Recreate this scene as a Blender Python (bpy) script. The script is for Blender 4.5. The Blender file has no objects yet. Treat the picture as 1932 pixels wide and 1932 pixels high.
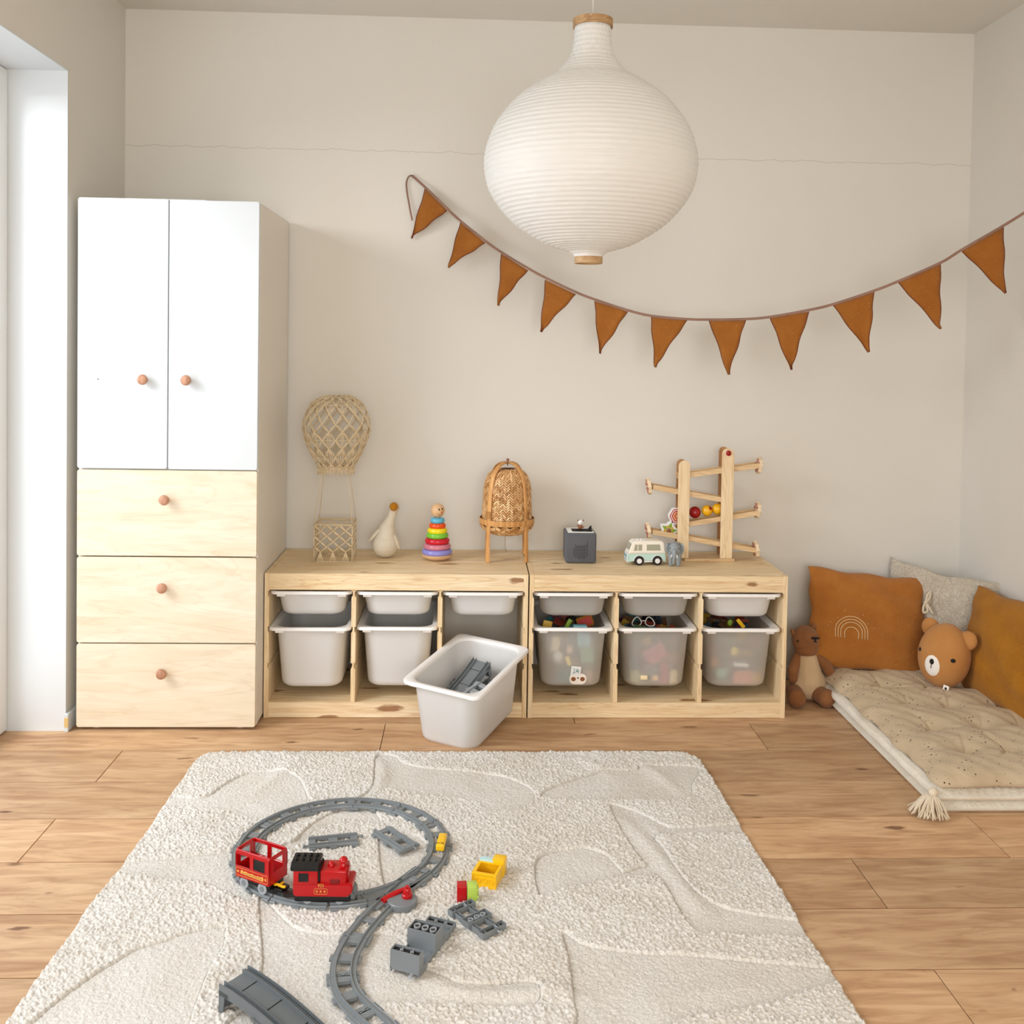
import bpy, bmesh, math, random
import numpy as np
from mathutils import Vector, Matrix, Euler
random.seed(7); rng = np.random.default_rng(11)
PI = math.pi
C = bpy.context.scene.collection
scene = bpy.context.scene

# ------------------------------------------------------------------ camera (solved from the furniture's known sizes)
CAM = np.array([.72242, -3.98383, 1.34504]); FPX = 1876.81; PX, PY = 966.0, 705.83
def cam_axes(yaw, pitch, roll):
    cy, sy, cp, sp = math.cos(yaw), math.sin(yaw), math.cos(pitch), math.sin(pitch)
    f = np.array([sy*cp, cy*cp, sp]); r = np.array([cy, -sy, 0]); u = np.cross(r, f)
    c, s = math.cos(roll), math.sin(roll)
    return c*r+s*u, -s*r+c*u, f
cr, cu, cf = cam_axes(.04133, -.02924, .01636)
cam = bpy.data.objects.new('camera', bpy.data.cameras.new('camera')); C.objects.link(cam)
cam.matrix_world = Matrix(((cr[0], cu[0], -cf[0], CAM[0]), (cr[1], cu[1], -cf[1], CAM[1]), (cr[2], cu[2], -cf[2], CAM[2]), (0, 0, 0, 1)))
cam.data.sensor_width = 36; cam.data.lens = FPX/1932*36
cam.data.shift_y = (PY-966)/1932; cam.data.clip_start = .05
scene.camera = cam

# ------------------------------------------------------------------ light and exposure
scene.view_settings.view_transform = 'Standard'; scene.view_settings.look = 'None'
scene.view_settings.exposure = EXPO = 0.10; scene.view_settings.gamma = 1; scene.view_settings.use_curve_mapping = False
w = bpy.data.worlds.new('sky'); scene.world = w; w.use_nodes = True
w.node_tree.nodes['Background'].inputs[0].default_value = (.80, .90, 1, 1)
w.node_tree.nodes['Background'].inputs[1].default_value = 1.0
def area(name, loc, rot, sx, sy, power, colour, spread=180):
    l = bpy.data.lights.new(name, 'AREA'); l.shape = 'RECTANGLE'; l.size = sx; l.size_y = sy
    l.energy = power; l.color = colour; l.spread = math.radians(spread)
    o = bpy.data.objects.new(name, l); C.objects.link(o); o.location = loc; o.rotation_euler = rot
    return o
# daylight just outside the balcony door (left wall) and a fill lamp added behind the camera
area('daylight_balcony_door', (-1.10, -2.15, 1.15), (0, -PI/2, 0), 2.5, 2.5, 25, (.86, .93, 1))
area('daylight_sky_patch', (-2.3, -2.15, 2.45), Vector((2.9, 1.3, -1.5)).to_track_quat('-Z', 'Y').to_euler(), 1.3, 1.1, 72, (.97, .97, 1))
area('rear_fill', (1.1, -6.15, 1.5), (PI/2, 0, 0), 2.2, 1.6, 74, (1, .96, .91))

def at(px, py, z=0.0):                       # a picture point on the horizontal plane z
    d = cf+(px-PX)/FPX*cr-(py-PY)/FPX*cu; return CAM+d*(z-CAM[2])/d[2]
def atY(px, py, y=0.0):                      # ... on the upright plane y
    d = cf+(px-PX)/FPX*cr-(py-PY)/FPX*cu; return CAM+d*(y-CAM[1])/d[1]

# ------------------------------------------------------------------ materials
def lin(h):
    if isinstance(h, str):
        h = h.lstrip('#'); v = [int(h[i:i+2], 16)/255 for i in (0, 2, 4)]
    else: v = list(h)
    return tuple(x/12.92 if x <= .04045 else ((x+.055)/1.055)**2.4 for x in v)+(1,)
def newmat(name):
    m = bpy.data.materials.new(name); m.use_nodes = True
    nt = m.node_tree; b = nt.nodes['Principled BSDF']
    return m, nt, b
def L(nt, a, b): nt.links.new(a, b)
def node(nt, t, **kw):
    n = nt.nodes.new(t)
    for k, v in kw.items():
        if k.startswith('i_'): n.inputs[k[2:].replace('_', ' ')].default_value = v
        elif k.startswith('n'): n.inputs[int(k[1:])].default_value = v
        else: setattr(n, k, v)
    return n
def setp(nt, **kw): ...
def plastic(name, colour, rough=.35, bump=0, bscale=300, spec=.5):
    m, nt, b = newmat(name); b.inputs['Base Color'].default_value = lin(colour)
    b.inputs['Roughness'].default_value = rough; b.inputs['Specular IOR Level'].default_value = spec
    if bump:
        n = node(nt, 'ShaderNodeTexNoise', i_Scale=bscale, i_Detail=2.0)
        bp = node(nt, 'ShaderNodeBump', i_Strength=bump, i_Distance=.001)
        tc = node(nt, 'ShaderNodeTexCoord'); L(nt, tc.outputs['Object'], n.inputs['Vector'])
        L(nt, n.outputs[0], bp.inputs['Height']); L(nt, bp.outputs[0], b.inputs['Normal'])
    return m
def coords(nt, scale, vary=True):
    tc = node(nt, 'ShaderNodeTexCoord'); mp = node(nt, 'ShaderNodeMapping'); mp.inputs['Scale'].default_value = scale
    if vary:
        oi = node(nt, 'ShaderNodeObjectInfo'); mu = node(nt, 'ShaderNodeMath', operation='MULTIPLY', n1=37.0)
        L(nt, oi.outputs['Random'], mu.inputs[0])
        ad = node(nt, 'ShaderNodeVectorMath', operation='ADD'); L(nt, tc.outputs['Object'], ad.inputs[0]); L(nt, mu.outputs[0], ad.inputs[1])
        L(nt, ad.outputs[0], mp.inputs['Vector'])
    else: L(nt, tc.outputs['Object'], mp.inputs['Vector'])
    return mp.outputs[0], tc
def ramp(nt, src, stops):
    r = node(nt, 'ShaderNodeValToRGB'); e = r.color_ramp.elements
    while len(e) < len(stops): e.new(.5)
    for k, (p, c) in enumerate(stops): e[k].position = p; e[k].color = c
    L(nt, src, r.inputs[0]); return r
def wood(name, c1, c2, c3, knot=None, axis='x', rough=.5, ringw=.35, streak=.4, fine=60, broad=7, kscale=(2.2, 9, 9), kdens=.13, vary=True, tint=0.0, contrast=(.3, .7)):
    m, nt, b = newmat(name)
    def sc(a, o): return {'x': (a, o, o), 'y': (o, a, o), 'z': (o, o, a)}[axis]
    v1, tc = coords(nt, sc(1.2, broad), vary); v2, _ = coords(nt, sc(5.5, fine), vary)
    n1 = node(nt, 'ShaderNodeTexNoise', i_Scale=1.0, i_Detail=3.0, i_Distortion=1.6); L(nt, v1, n1.inputs['Vector'])
    n2 = node(nt, 'ShaderNodeTexNoise', i_Scale=1.0, i_Detail=8.0, i_Distortion=.9); L(nt, v2, n2.inputs['Vector'])
    # growth rings: waves bent by the broad noise
    mr = node(nt, 'ShaderNodeMath', operation='MULTIPLY', n1=9.0); L(nt, n1.outputs[0], mr.inputs[0])
    fr = node(nt, 'ShaderNodeMath', operation='PINGPONG', n1=.5); L(nt, mr.outputs[0], fr.inputs[0])
    r1 = ramp(nt, n1.outputs[0], [(contrast[0], lin(c1)), (contrast[1], lin(c2))])
    r2 = ramp(nt, fr.outputs[0], [(0.0, (1, 1, 1, 1)), (.36, (1, 1, 1, 1)), (.5, lin(c3))])
    mx = node(nt, 'ShaderNodeMixRGB', blend_type='MULTIPLY', n0=ringw); L(nt, r1.outputs[0], mx.inputs[1]); L(nt, r2.outputs[0], mx.inputs[2])
    r3 = ramp(nt, n2.outputs[0], [(.3, lin(c3)), (.62, (1, 1, 1, 1))])
    mx2 = node(nt, 'ShaderNodeMixRGB', blend_type='MULTIPLY', n0=streak); L(nt, mx.outputs[0], mx2.inputs[1]); L(nt, r3.outputs[0], mx2.inputs[2])
    out = mx2.outputs[0]
    if knot:
        vk, _ = coords(nt, {'x': kscale, 'y': (kscale[1], kscale[0], kscale[2]), 'z': (kscale[1], kscale[2], kscale[0])}[axis], vary)
        nd = node(nt, 'ShaderNodeTexNoise', i_Scale=3.0, i_Detail=2.0); L(nt, vk, nd.inputs['Vector']); av = node(nt, 'ShaderNodeVectorMath', operation='MULTIPLY_ADD'); L(nt, nd.outputs['Color'], av.inputs[0]); av.inputs[1].default_value = (.35, .35, .35); L(nt, vk, av.inputs[2])
        vo = node(nt, 'ShaderNodeTexVoronoi', i_Scale=1.0); L(nt, av.outputs[0], vo.inputs['Vector'])
        sp = node(nt, 'ShaderNodeSeparateColor'); L(nt, vo.outputs['Color'], sp.inputs[0])
        th = node(nt, 'ShaderNodeMath', operation='MULTIPLY', n1=kdens); L(nt, sp.outputs[0], th.inputs[0])
        sb = node(nt, 'ShaderNodeMath', operation='SUBTRACT'); L(nt, th.outputs[0], sb.inputs[0]); L(nt, vo.outputs['Distance'], sb.inputs[1])
        rk = ramp(nt, sb.outputs[0], [(0.0, (0, 0, 0, 1)), (.085, (.85, .85, .85, 1))])
        mk = node(nt, 'ShaderNodeMixRGB'); L(nt, rk.outputs[0], mk.inputs[0]); L(nt, out, mk.inputs[1]); mk.inputs[2].default_value = lin(knot)
        out = mk.outputs[0]
    if tint:
        oi = node(nt, 'ShaderNodeObjectInfo'); mr2 = node(nt, 'ShaderNodeMapRange', n3=1-tint, n4=1+tint*.4); L(nt, oi.outputs['Random'], mr2.inputs[0])
        hv = node(nt, 'ShaderNodeHueSaturation'); L(nt, mr2.outputs[0], hv.inputs['Value']); L(nt, out, hv.inputs['Color']); out = hv.outputs[0]
    L(nt, out, b.inputs['Base Color']); b.inputs['Roughness'].default_value = rough
    bp = node(nt, 'ShaderNodeBump', i_Strength=.12, i_Distance=.002); L(nt, n2.outputs[0], bp.inputs['Height']); L(nt, bp.outputs[0], b.inputs['Normal'])
    return m
def fabric(name, colour, c2=None, scale=400, bump=.5, dots=None, rough=.95, crinkle=0):
    m, nt, b = newmat(name); b.inputs['Roughness'].default_value = rough
    b.inputs['Specular IOR Level'].default_value = .15; b.inputs['Sheen Weight'].default_value = .15
    v, tc = coords(nt, (1, 1, 1), False)
    n = node(nt, 'ShaderNodeTexNoise', i_Scale=float(scale), i_Detail=2.0); L(nt, v, n.inputs['Vector'])
    n0 = node(nt, 'ShaderNodeTexNoise', i_Scale=14.0, i_Detail=3.0); L(nt, v, n0.inputs['Vector'])
    c2 = c2 or colour
    r = ramp(nt, n0.outputs[0], [(.35, lin(colour)), (.65, lin(c2))]); out = r.outputs[0]
    if dots:                                   # (colour, scale, radius)
        vo = node(nt, 'ShaderNodeTexVoronoi', i_Scale=float(dots[1])); L(nt, v, vo.inputs['Vector'])
        sp = node(nt, 'ShaderNodeSeparateColor'); L(nt, vo.outputs['Color'], sp.inputs[0])
        th = node(nt, 'ShaderNodeMath', operation='MULTIPLY', n1=float(dots[2])); L(nt, sp.outputs[0], th.inputs[0])
        lt = node(nt, 'ShaderNodeMath', operation='LESS_THAN'); L(nt, vo.outputs['Distance'], lt.inputs[0]); L(nt, th.outputs[0], lt.inputs[1])
        mk = node(nt, 'ShaderNodeMixRGB'); L(nt, lt.outputs[0], mk.inputs[0]); L(nt, out, mk.inputs[1]); mk.inputs[2].default_value = lin(dots[0]); out = mk.outputs[0]
    L(nt, out, b.inputs['Base Color'])
    h = n.outputs[0]
    if crinkle:
        nc = node(nt, 'ShaderNodeTexNoise', i_Scale=float(crinkle), i_Detail=4.0, i_Distortion=1.5); L(nt, v, nc.inputs['Vector'])
        ad = node(nt, 'ShaderNodeMath', operation='MULTIPLY_ADD', n1=3.0); L(nt, nc.outputs[0], ad.inputs[0]); L(nt, n.outputs[0], ad.inputs[2]); h = ad.outputs[0]
    bp = node(nt, 'ShaderNodeBump', i_Strength=bump, i_Distance=.0015 if not crinkle else .004); L(nt, h, bp.inputs['Height']); L(nt, bp.outputs[0], b.inputs['Normal'])
    return m

def wall_mat(name, colour, crack=False):
    m, nt, b = newmat(name); b.inputs['Roughness'].default_value = .92; b.inputs['Specular IOR Level'].default_value = .2
    tc = node(nt, 'ShaderNodeTexCoord')
    n = node(nt, 'ShaderNodeTexNoise', i_Scale=1.3, i_Detail=4.0); L(nt, tc.outputs['Object'], n.inputs['Vector'])
    c = lin(colour); r = ramp(nt, n.outputs[0], [(.3, (c[0]*.965, c[1]*.955, c[2]*.935, 1)), (.7, c)]); out = r.outputs[0]
    if crack:                                  # a hairline crack running along the wall
        sx = node(nt, 'ShaderNodeSeparateXYZ'); L(nt, tc.outputs['Object'], sx.inputs[0])
        cx = node(nt, 'ShaderNodeCombineXYZ'); L(nt, sx.outputs[0], cx.inputs[0])
        nn = node(nt, 'ShaderNodeTexNoise', i_Scale=9.0, i_Detail=6.0, i_Roughness=.7); L(nt, cx.outputs[0], nn.inputs['Vector'])
        a = node(nt, 'ShaderNodeMath', operation='MULTIPLY_ADD', n1=.05, n2=2.08); L(nt, nn.outputs[0], a.inputs[0])
        s = node(nt, 'ShaderNodeMath', operation='SUBTRACT'); L(nt, sx.outputs[2], s.inputs[0]); L(nt, a.outputs[0], s.inputs[1])
        ab = node(nt, 'ShaderNodeMath', operation='ABSOLUTE'); L(nt, s.outputs[0], ab.inputs[0])
        lt = node(nt, 'ShaderNodeMath', operation='LESS_THAN', n1=.0013); L(nt, ab.outputs[0], lt.inputs[0])
        mu = node(nt, 'ShaderNodeMath', operation='MULTIPLY', n1=.3); L(nt, lt.outputs[0], mu.inputs[0])
        mk = node(nt, 'ShaderNodeMixRGB'); L(nt, mu.outputs[0], mk.inputs[0]); L(nt, out, mk.inputs[1]); mk.inputs[2].default_value = lin('#7d7060'); out = mk.outputs[0]
    L(nt, out, b.inputs['Base Color'])
    n2 = node(nt, 'ShaderNodeTexNoise', i_Scale=120.0, i_Detail=3.0); L(nt, tc.outputs['Object'], n2.inputs['Vector'])
    bp = node(nt, 'ShaderNodeBump', i_Strength=.12, i_Distance=.002); L(nt, n2.outputs[0], bp.inputs['Height']); L(nt, bp.outputs[0], b.inputs['Normal'])
    return m
def frosted(name, colour, alpha, trans):
    """milky plastic: a blurred view through, lit through"""
    m, nt, b = newmat(name); b.inputs['Base Color'].default_value = lin(colour); b.inputs['Roughness'].default_value = .42
    o = nt.nodes['Material Output']
    tl = node(nt, 'ShaderNodeBsdfTranslucent'); tl.inputs[0].default_value = lin(colour)
    m1 = node(nt, 'ShaderNodeMixShader', n0=trans); L(nt, b.outputs[0], m1.inputs[1]); L(nt, tl.outputs[0], m1.inputs[2])
    rf = node(nt, 'ShaderNodeBsdfRefraction'); rf.inputs['Color'].default_value = (1, 1, 1, 1); rf.inputs['Roughness'].default_value = .20; rf.inputs['IOR'].default_value = 1.12
    m2 = node(nt, 'ShaderNodeMixShader', n0=alpha); L(nt, m1.outputs[0], m2.inputs[1]); L(nt, rf.outputs[0], m2.inputs[2])
    L(nt, m2.outputs[0] if alpha > 0 else m1.outputs[0], o.inputs['Surface'])
    return m
def glassmat():
    m, nt, b = newmat('window_glass'); o = nt.nodes['Material Output']
    t = node(nt, 'ShaderNodeBsdfTransparent'); g = node(nt, 'ShaderNodeBsdfGlossy'); g.inputs['Roughness'].default_value = .02
    mx = node(nt, 'ShaderNodeMixShader', n0=.06); L(nt, t.outputs[0], mx.inputs[1]); L(nt, g.outputs[0], mx.inputs[2]); L(nt, mx.outputs[0], o.inputs['Surface'])
    return m

M = {}
M['wall'] = wall_mat('wall_paint', '#e2ded6', crack=True)
M['wall_plain'] = wall_mat('wall_paint_plain', '#e2ded6')
M['ceiling'] = wall_mat('ceiling_paint', '#e2ded6')
M['reveal'] = wall_mat('white_reveal_paint', '#dde1e3')
M['white_metal'] = plastic('white_frame', '#eeeeec', .4)
M['glass'] = glassmat()
M['white_lacquer'] = plastic('white_lacquer', '#d3d8da', .45)
M['carcass'] = plastic('white_foil', '#e9e3d8', .5)
M['birch'] = wood('birch_foil', '#ede2cd', '#e3d4b8', '#cdb48c', axis='x', broad=7, fine=40, rough=.5, ringw=.16, streak=.2, contrast=(.3, .72))
M['knob'] = wood('beech_knob', '#cf9f80', '#c08f72', '#a87b60', axis='z', fine=150, rough=.6)
M['pine_x'] = wood('pine_along', '#f6e4c2', '#ecd3a4', '#cfa36c', knot='#8a5526', axis='x', broad=22, fine=90, rough=.55, kscale=(4.5, 17, 17), kdens=.30)
M['pine_z'] = wood('pine_upright', '#f6e4c0', '#ebd1a2', '#d0a46e', knot='#8a5526', axis='z', broad=22, fine=90, rough=.55, kscale=(4, 17, 17), kdens=.12)
M['floor'] = wood('oak_laminate', '#e0bb92', '#cea479', '#a57a50', knot='#6b3e20', axis='x', broad=9, fine=34, rough=.5, kscale=(5.5, 17, 17), kdens=.20, tint=.2, ringw=.14, streak=.5, contrast=(.28, .72))
M['bin_white'] = frosted('white_bin_plastic', '#f4f3f1', 0, .30)
M['bin_frost'] = frosted('frosted_bin_plastic', '#faf8f3', .56, .42)
M['bin_rim'] = plastic('bin_rim_plastic', '#f4f1ee', .4)
M['paper'] = frosted('lantern_paper', '#f2f0eb', 0, .28)
M['ring_wood'] = wood('lantern_ring_wood', '#c8a679', '#b58f62', '#9a7549', axis='x', fine=60, rough=.6)
M['cord'] = plastic('white_cord', '#d8d2c8', .6)
M['rust'] = fabric('rust_muslin', '#ac6c2e', '#b47434', 500, .5, rough=.95, crinkle=60)
M['flag'] = fabric('rust_flag_cloth', '#ab6a2a', '#a26225', 700, .6, dots=('#e8c486', 90, .10), crinkle=90)
M['hem'] = plastic('brown_hem', '#6e3413', .9)
M['ribbon'] = fabric('taupe_ribbon', '#9a7867', '#8f6e5e', 800, .3)
M['ochre'] = fabric('ochre_muslin', '#a4690f', '#ad7218', 500, .5, crinkle=45)
M['cream_knit'] = fabric('cream_knit', '#e6dccb', '#dccfba', 160, 1.0, crinkle=130)
M['bear'] = fabric('caramel_cotton', '#b98048', '#be874f', 700, .3)
M['bear_white'] = plastic('white_felt', '#f2ede4', .9)
M['black'] = plastic('black_plastic', '#0d0d0e', .3)
M['black_matt'] = plastic('black_matt', '#141210', .8)
M['brown_plush'] = fabric('brown_knit', '#8a5a36', '#946440', 900, .5)
M['sand_plush'] = fabric('sand_knit', '#cdb08a', '#d3b893', 900, .5)
M['mattress'] = fabric('white_mattress_cotton', '#efe9dc', '#e9e1d0', 300, .4, crinkle=30)
M['quilt'] = fabric('speckled_beige_cotton', '#cbb799', '#c5b091', 600, .4, dots=('#2e211a', 72, .215), crinkle=25)
M['string'] = fabric('cotton_string', '#e6d2b0', '#dcc6a0', 600, .5)
M['tassel'] = fabric('tassel_cotton', '#e0d2bb', '#d6c6ac', 600, .5)
M['goose'] = fabric('ivory_wool', '#e2d8c4', '#dacdb6', 700, .7)
M['gold_felt'] = fabric('ochre_felt', '#b87a1e', '#b27319', 700, .5)
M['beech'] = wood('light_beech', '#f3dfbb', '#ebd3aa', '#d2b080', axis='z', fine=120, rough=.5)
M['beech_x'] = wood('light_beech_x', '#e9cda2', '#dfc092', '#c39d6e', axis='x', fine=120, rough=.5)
M['beech_shaded'] = wood('shaded_beech', '#c99b6a', '#bd8c5c', '#a57444', axis='z', fine=120, rough=.5)  # darker copy of the beech for the back posts, shade put into its colour
M['bamboo'] = wood('bamboo_strip', '#dca664', '#d09a58', '#ab7438', axis='z', fine=110, rough=.45)
M['weave'] = wood('bamboo_weave', '#f0c48a', '#e2b074', '#c08a4c', axis='z', fine=150, rough=.55, tint=.1)
M['weave_b'] = wood('bamboo_weave_dark', '#d09a5c', '#c08a4c', '#94642e', axis='z', fine=150, rough=.55)
M['weave_c'] = wood('bamboo_weave_pale', '#fbd9a6', '#f0c68e', '#d09c60', axis='z', fine=150, rough=.55)
M['weave_shadow'] = plastic('weave_shadow_gap', '#4c2c12', .9)
M['speaker'] = fabric('charcoal_cloth', '#626368', '#5c5d62', 1200, .4)
M['speaker_hole'] = plastic('speaker_hole', '#16171a', .9)
M['white_plastic'] = plastic('white_plastic', '#ececea', .35)
M['grey_track'] = plastic('grey_brick_plastic', '#7d8386', .33)
M['grey_dark'] = plastic('dark_grey_plastic', '#666c6f', .35)
M['grey_light'] = plastic('light_grey_plastic', '#a4a9ae', .33)
M['grey_elephant'] = plastic('elephant_grey', '#8f979b', .4)
M['red'] = plastic('red_plastic', '#b80a10', .22)
M['red_dark'] = plastic('dark_red_plastic', '#7a0a10', .3)
M['gold'] = plastic('gold_print', '#d9a24a', .5)
M['yellow'] = plastic('yellow_plastic', '#fbc615', .28)
M['lime'] = plastic('lime_plastic', '#b8d45c', .3)
M['pale_blue'] = plastic('pale_blue_plastic', '#bfe0e2', .3)
M['mint'] = plastic('mint_plastic', '#bfe0d6', .35)
M['cream_plastic'] = plastic('cream_plastic', '#f6efe2', .35)
M['van_glass'] = plastic('van_window', '#a8a794', .15)
M['tyre'] = plastic('tyre_black', '#101010', .55)
M['teal_print'] = plastic('teal_print', '#5f9fb0', .5)
for k, c in dict(c_purple='#8f8fd8', c_pink='#cf7f90', c_red='#cf1a30', c_green='#7cc63e', c_yellow='#f2dd20', c_orange='#e8561c', c_blue='#5fb6d8').items():
    M[k] = plastic(k[2:]+'_lacquer', c, .2)
M['ball_red'] = plastic('dark_red_lacquer', '#9c0d14', .2); M['ball_yellow'] = plastic('yellow_lacquer', '#efb41e', .2)
M['petal_red'] = plastic('flower_stripe', '#a8433e', .5); M['petal_wood'] = plastic('flower_disc', '#ecd6b4', .5)
M['leaf_green'] = plastic('leaf_green_print', '#7fa22a', .45); M['leaf_gold'] = plastic('leaf_gold_print', '#c9a53a', .45)
M['swirl_red'] = plastic('swirl_red_print', '#b2372f', .45); M['swirl_peach'] = plastic('swirl_peach_print', '#e2a070', .45)
M['skin_wood'] = plastic('face_wood', '#ddb588', .35)
M['copper'] = plastic('copper_brown', '#8a5230', .35)
M['stain'] = plastic('chipped_plaster', '#d9b87a', .9)
M['embroidery'] = plastic('cream_thread', '#f0d8ae', .8)

# ------------------------------------------------------------------ mesh helpers
def tag(o, label=None, cat=None, group=None, kind=None):
    if label: o['label'] = label
    if cat: o['category'] = cat
    if group: o['group'] = group
    if kind: o['kind'] = kind
    return o
def thing(name, label, cat, loc=(0, 0, 0), rot=(0, 0, 0), group=None):
    o = bpy.data.objects.new(name, None); C.objects.link(o); o.empty_display_size = .05
    o.location = loc; o.rotation_euler = rot if not isinstance(rot, (int, float)) else (0, 0, rot)
    return tag(o, label, cat, group)
def obj(name, bm, mat, parent=None, smooth=None, label=None):
    me = bpy.data.meshes.new(name)
    if isinstance(bm, tuple): me.from_pydata(*bm)
    else:
        bm.normal_update(); bm.to_mesh(me); bm.free()
    mats = mat if isinstance(mat, (list, tuple)) else [mat]
    for m_ in mats: me.materials.append(m_)
    if smooth is not None:
        if smooth is True: me.shade_smooth()
        else:
            me.shade_smooth(); me.set_sharp_from_angle(angle=math.radians(smooth))
    o = bpy.data.objects.new(name, me); C.objects.link(o)
    if parent is not None: o.parent = parent
    if label: o['label'] = label
    return o
def dup(root, loc=None, rot=None, label=None, group=None):
    r = root.copy(); C.objects.link(r)
    if loc is not None: r.location = loc
    if rot is not None: r.rotation_euler = rot if not isinstance(rot, (int, float)) else (0, 0, rot)
    if label: r['label'] = label
    if group: r['group'] = group
    for ch in list(root.children):
        c = ch.copy(); C.objects.link(c); c.parent = r
        for g in list(ch.children):
            d = g.copy(); C.objects.link(d); d.parent = c
    return r
def box(bm, x0, x1, y0, y1, z0, z1, bev=0, seg=2, mat=0, M4=None):
    vs = [bm.verts.new((x, y, z)) for x in (x0, x1) for y in (y0, y1) for z in (z0, z1)]
    fs = [(0, 1, 3, 2), (4, 6, 7, 5), (0, 4, 5, 1), (2, 3, 7, 6), (0, 2, 6, 4), (1, 5, 7, 3)]
    faces = [bm.faces.new([vs[i] for i in f]) for f in fs]
    for f in faces: f.material_index = mat
    if bev:
        es = list({e for f in faces for e in f.edges})
        r = bmesh.ops.bevel(bm, geom=es, offset=bev, segments=seg, affect='EDGES', profile=.5)
        vs = list({v for f in r['faces'] for v in f.verts} | {v for v in vs if v.is_valid})
        for f in r['faces']: f.material_index = mat
    if M4 is not None: bmesh.ops.transform(bm, matrix=M4, verts=vs)
    return vs
def bxm(x0, x1, y0, y1, z0, z1, bev=0, seg=2):
    bm = bmesh.new(); box(bm, x0, x1, y0, y1, z0, z1, bev, seg); return bm
def lathe(profile, seg=32, bm=None, M4=None, cap=True, mat=0, squash=(1, 1)):
    bm = bm or bmesh.new(); rings = []; allv = []
    for r, z in profile:
        if r < 1e-6: v = bm.verts.new((0, 0, z)); rings.append([v]); allv.append(v)
        else:
            ring = [bm.verts.new((r*math.cos(2*PI*k/seg)*squash[0], r*math.sin(2*PI*k/seg)*squash[1], z)) for k in range(seg)]
            rings.append(ring); allv += ring
    for a, b in zip(rings[:-1], rings[1:]):
        for k in range(seg):
            k2 = (k+1) % seg
            if len(a) == 1 and len(b) == 1: continue
            if len(a) == 1: f = bm.faces.new((a[0], b[k2], b[k]))
            elif len(b) == 1: f = bm.faces.new((a[k], a[k2], b[0]))
            else: f = bm.faces.new((a[k], a[k2], b[k2], b[k]))
            f.material_index = mat
    if cap:
        if len(rings[0]) > 1: bm.faces.new(list(reversed(rings[0]))).material_index = mat
        if len(rings[-1]) > 1: bm.faces.new(rings[-1]).material_index = mat
    if M4 is not None: bmesh.ops.transform(bm, matrix=M4, verts=allv)
    return bm
def sphere(bm, c, r, seg=16, mat=0, rot=None):
    if isinstance(r, (int, float)): r = (r, r, r)
    n = seg//2
    m4 = Matrix.Translation(c) @ (rot.to_4x4() if rot is not None else Matrix()) @ Matrix.Diagonal((*r, 1))
    lathe([(math.sin(PI*k/n), -math.cos(PI*k/n)) if 0 < k < n else (0, -math.cos(PI*k/n)) for k in range(n+1)], seg, bm, m4, mat=mat)
    return bm
def align(d, up=(0, 0, 1)):
    d = Vector(d).normalized(); return d.to_track_quat('Z', 'Y').to_matrix().to_4x4()
def tube(bm, pts, r, seg=8, mat=0, closed=False, flat=None):
    """round tube along pts; r a number or a list; flat=(a,b) an elliptic section with b along the world z-ish side"""
    P = [Vector(p) for p in pts]; n = len(P); rs = r if isinstance(r, (list, tuple)) else [r]*n
    rings = []; nrm = None
    for i in range(n):
        if closed: t = (P[(i+1) % n]-P[i-1])
        else: t = P[min(i+1, n-1)]-P[max(i-1, 0)]
        if t.length < 1e-9: t = Vector((0, 0, 1))
        t.normalize()
        if nrm is None:
            nrm = t.orthogonal().normalized() if flat is None else (Vector(flat[2]) if len(flat) > 2 else Vector((0, 0, 1)))
        nrm = (nrm-t*nrm.dot(t)); nrm = nrm.normalized() if nrm.length > 1e-6 else t.orthogonal().normalized()
        b = t.cross(nrm); a1, b1 = (flat[0], flat[1]) if flat else (1, 1)
        rings.append([bm.verts.new(P[i]+(nrm*math.cos(2*PI*k/seg)*a1+b*math.sin(2*PI*k/seg)*b1)*rs[i]) for k in range(seg)])
    m = n if closed else n-1
    for i in range(m):
        a, b = rings[i], rings[(i+1) % n]
        for k in range(seg):
            f = bm.faces.new((a[k], a[(k+1) % seg], b[(k+1) % seg], b[k])); f.material_index = mat
    if not closed:
        bm.faces.new(list(reversed(rings[0]))).material_index = mat; bm.faces.new(rings[-1]).material_index = mat
    return bm
def prism(bm, poly, h0, h1, plane='xy', mat=0, M4=None, bev=0):
    """extrude a polygon; plane xy (along z), xz (along y), yz (along x)"""
    def mk(a, b, h): return {'xy': (a, b, h), 'xz': (a, h, b), 'yz': (h, a, b)}[plane]
    A = [bm.verts.new(mk(a, b, h0)) for a, b in poly]; B = [bm.verts.new(mk(a, b, h1)) for a, b in poly]
    n = len(poly); fs = [bm.faces.new(A), bm.faces.new(list(reversed(B)))]
    for k in range(n): fs.append(bm.faces.new((A[k], B[k], B[(k+1) % n], A[(k+1) % n])))
    for f in fs: f.material_index = mat
    bmesh.ops.recalc_face_normals(bm, faces=fs)
    vs = A+B
    if bev:
        es = list({e for f in fs[:2] for e in f.edges}); r = bmesh.ops.bevel(bm, geom=es, offset=bev, segments=2, affect='EDGES')
        vs = list({v for v in vs if v.is_valid} | {v for f in r['faces'] for v in f.verts})
        for f in r['faces']: f.material_index = mat
    if M4 is not None: bmesh.ops.transform(bm, matrix=M4, verts=vs)
    return bm
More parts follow.
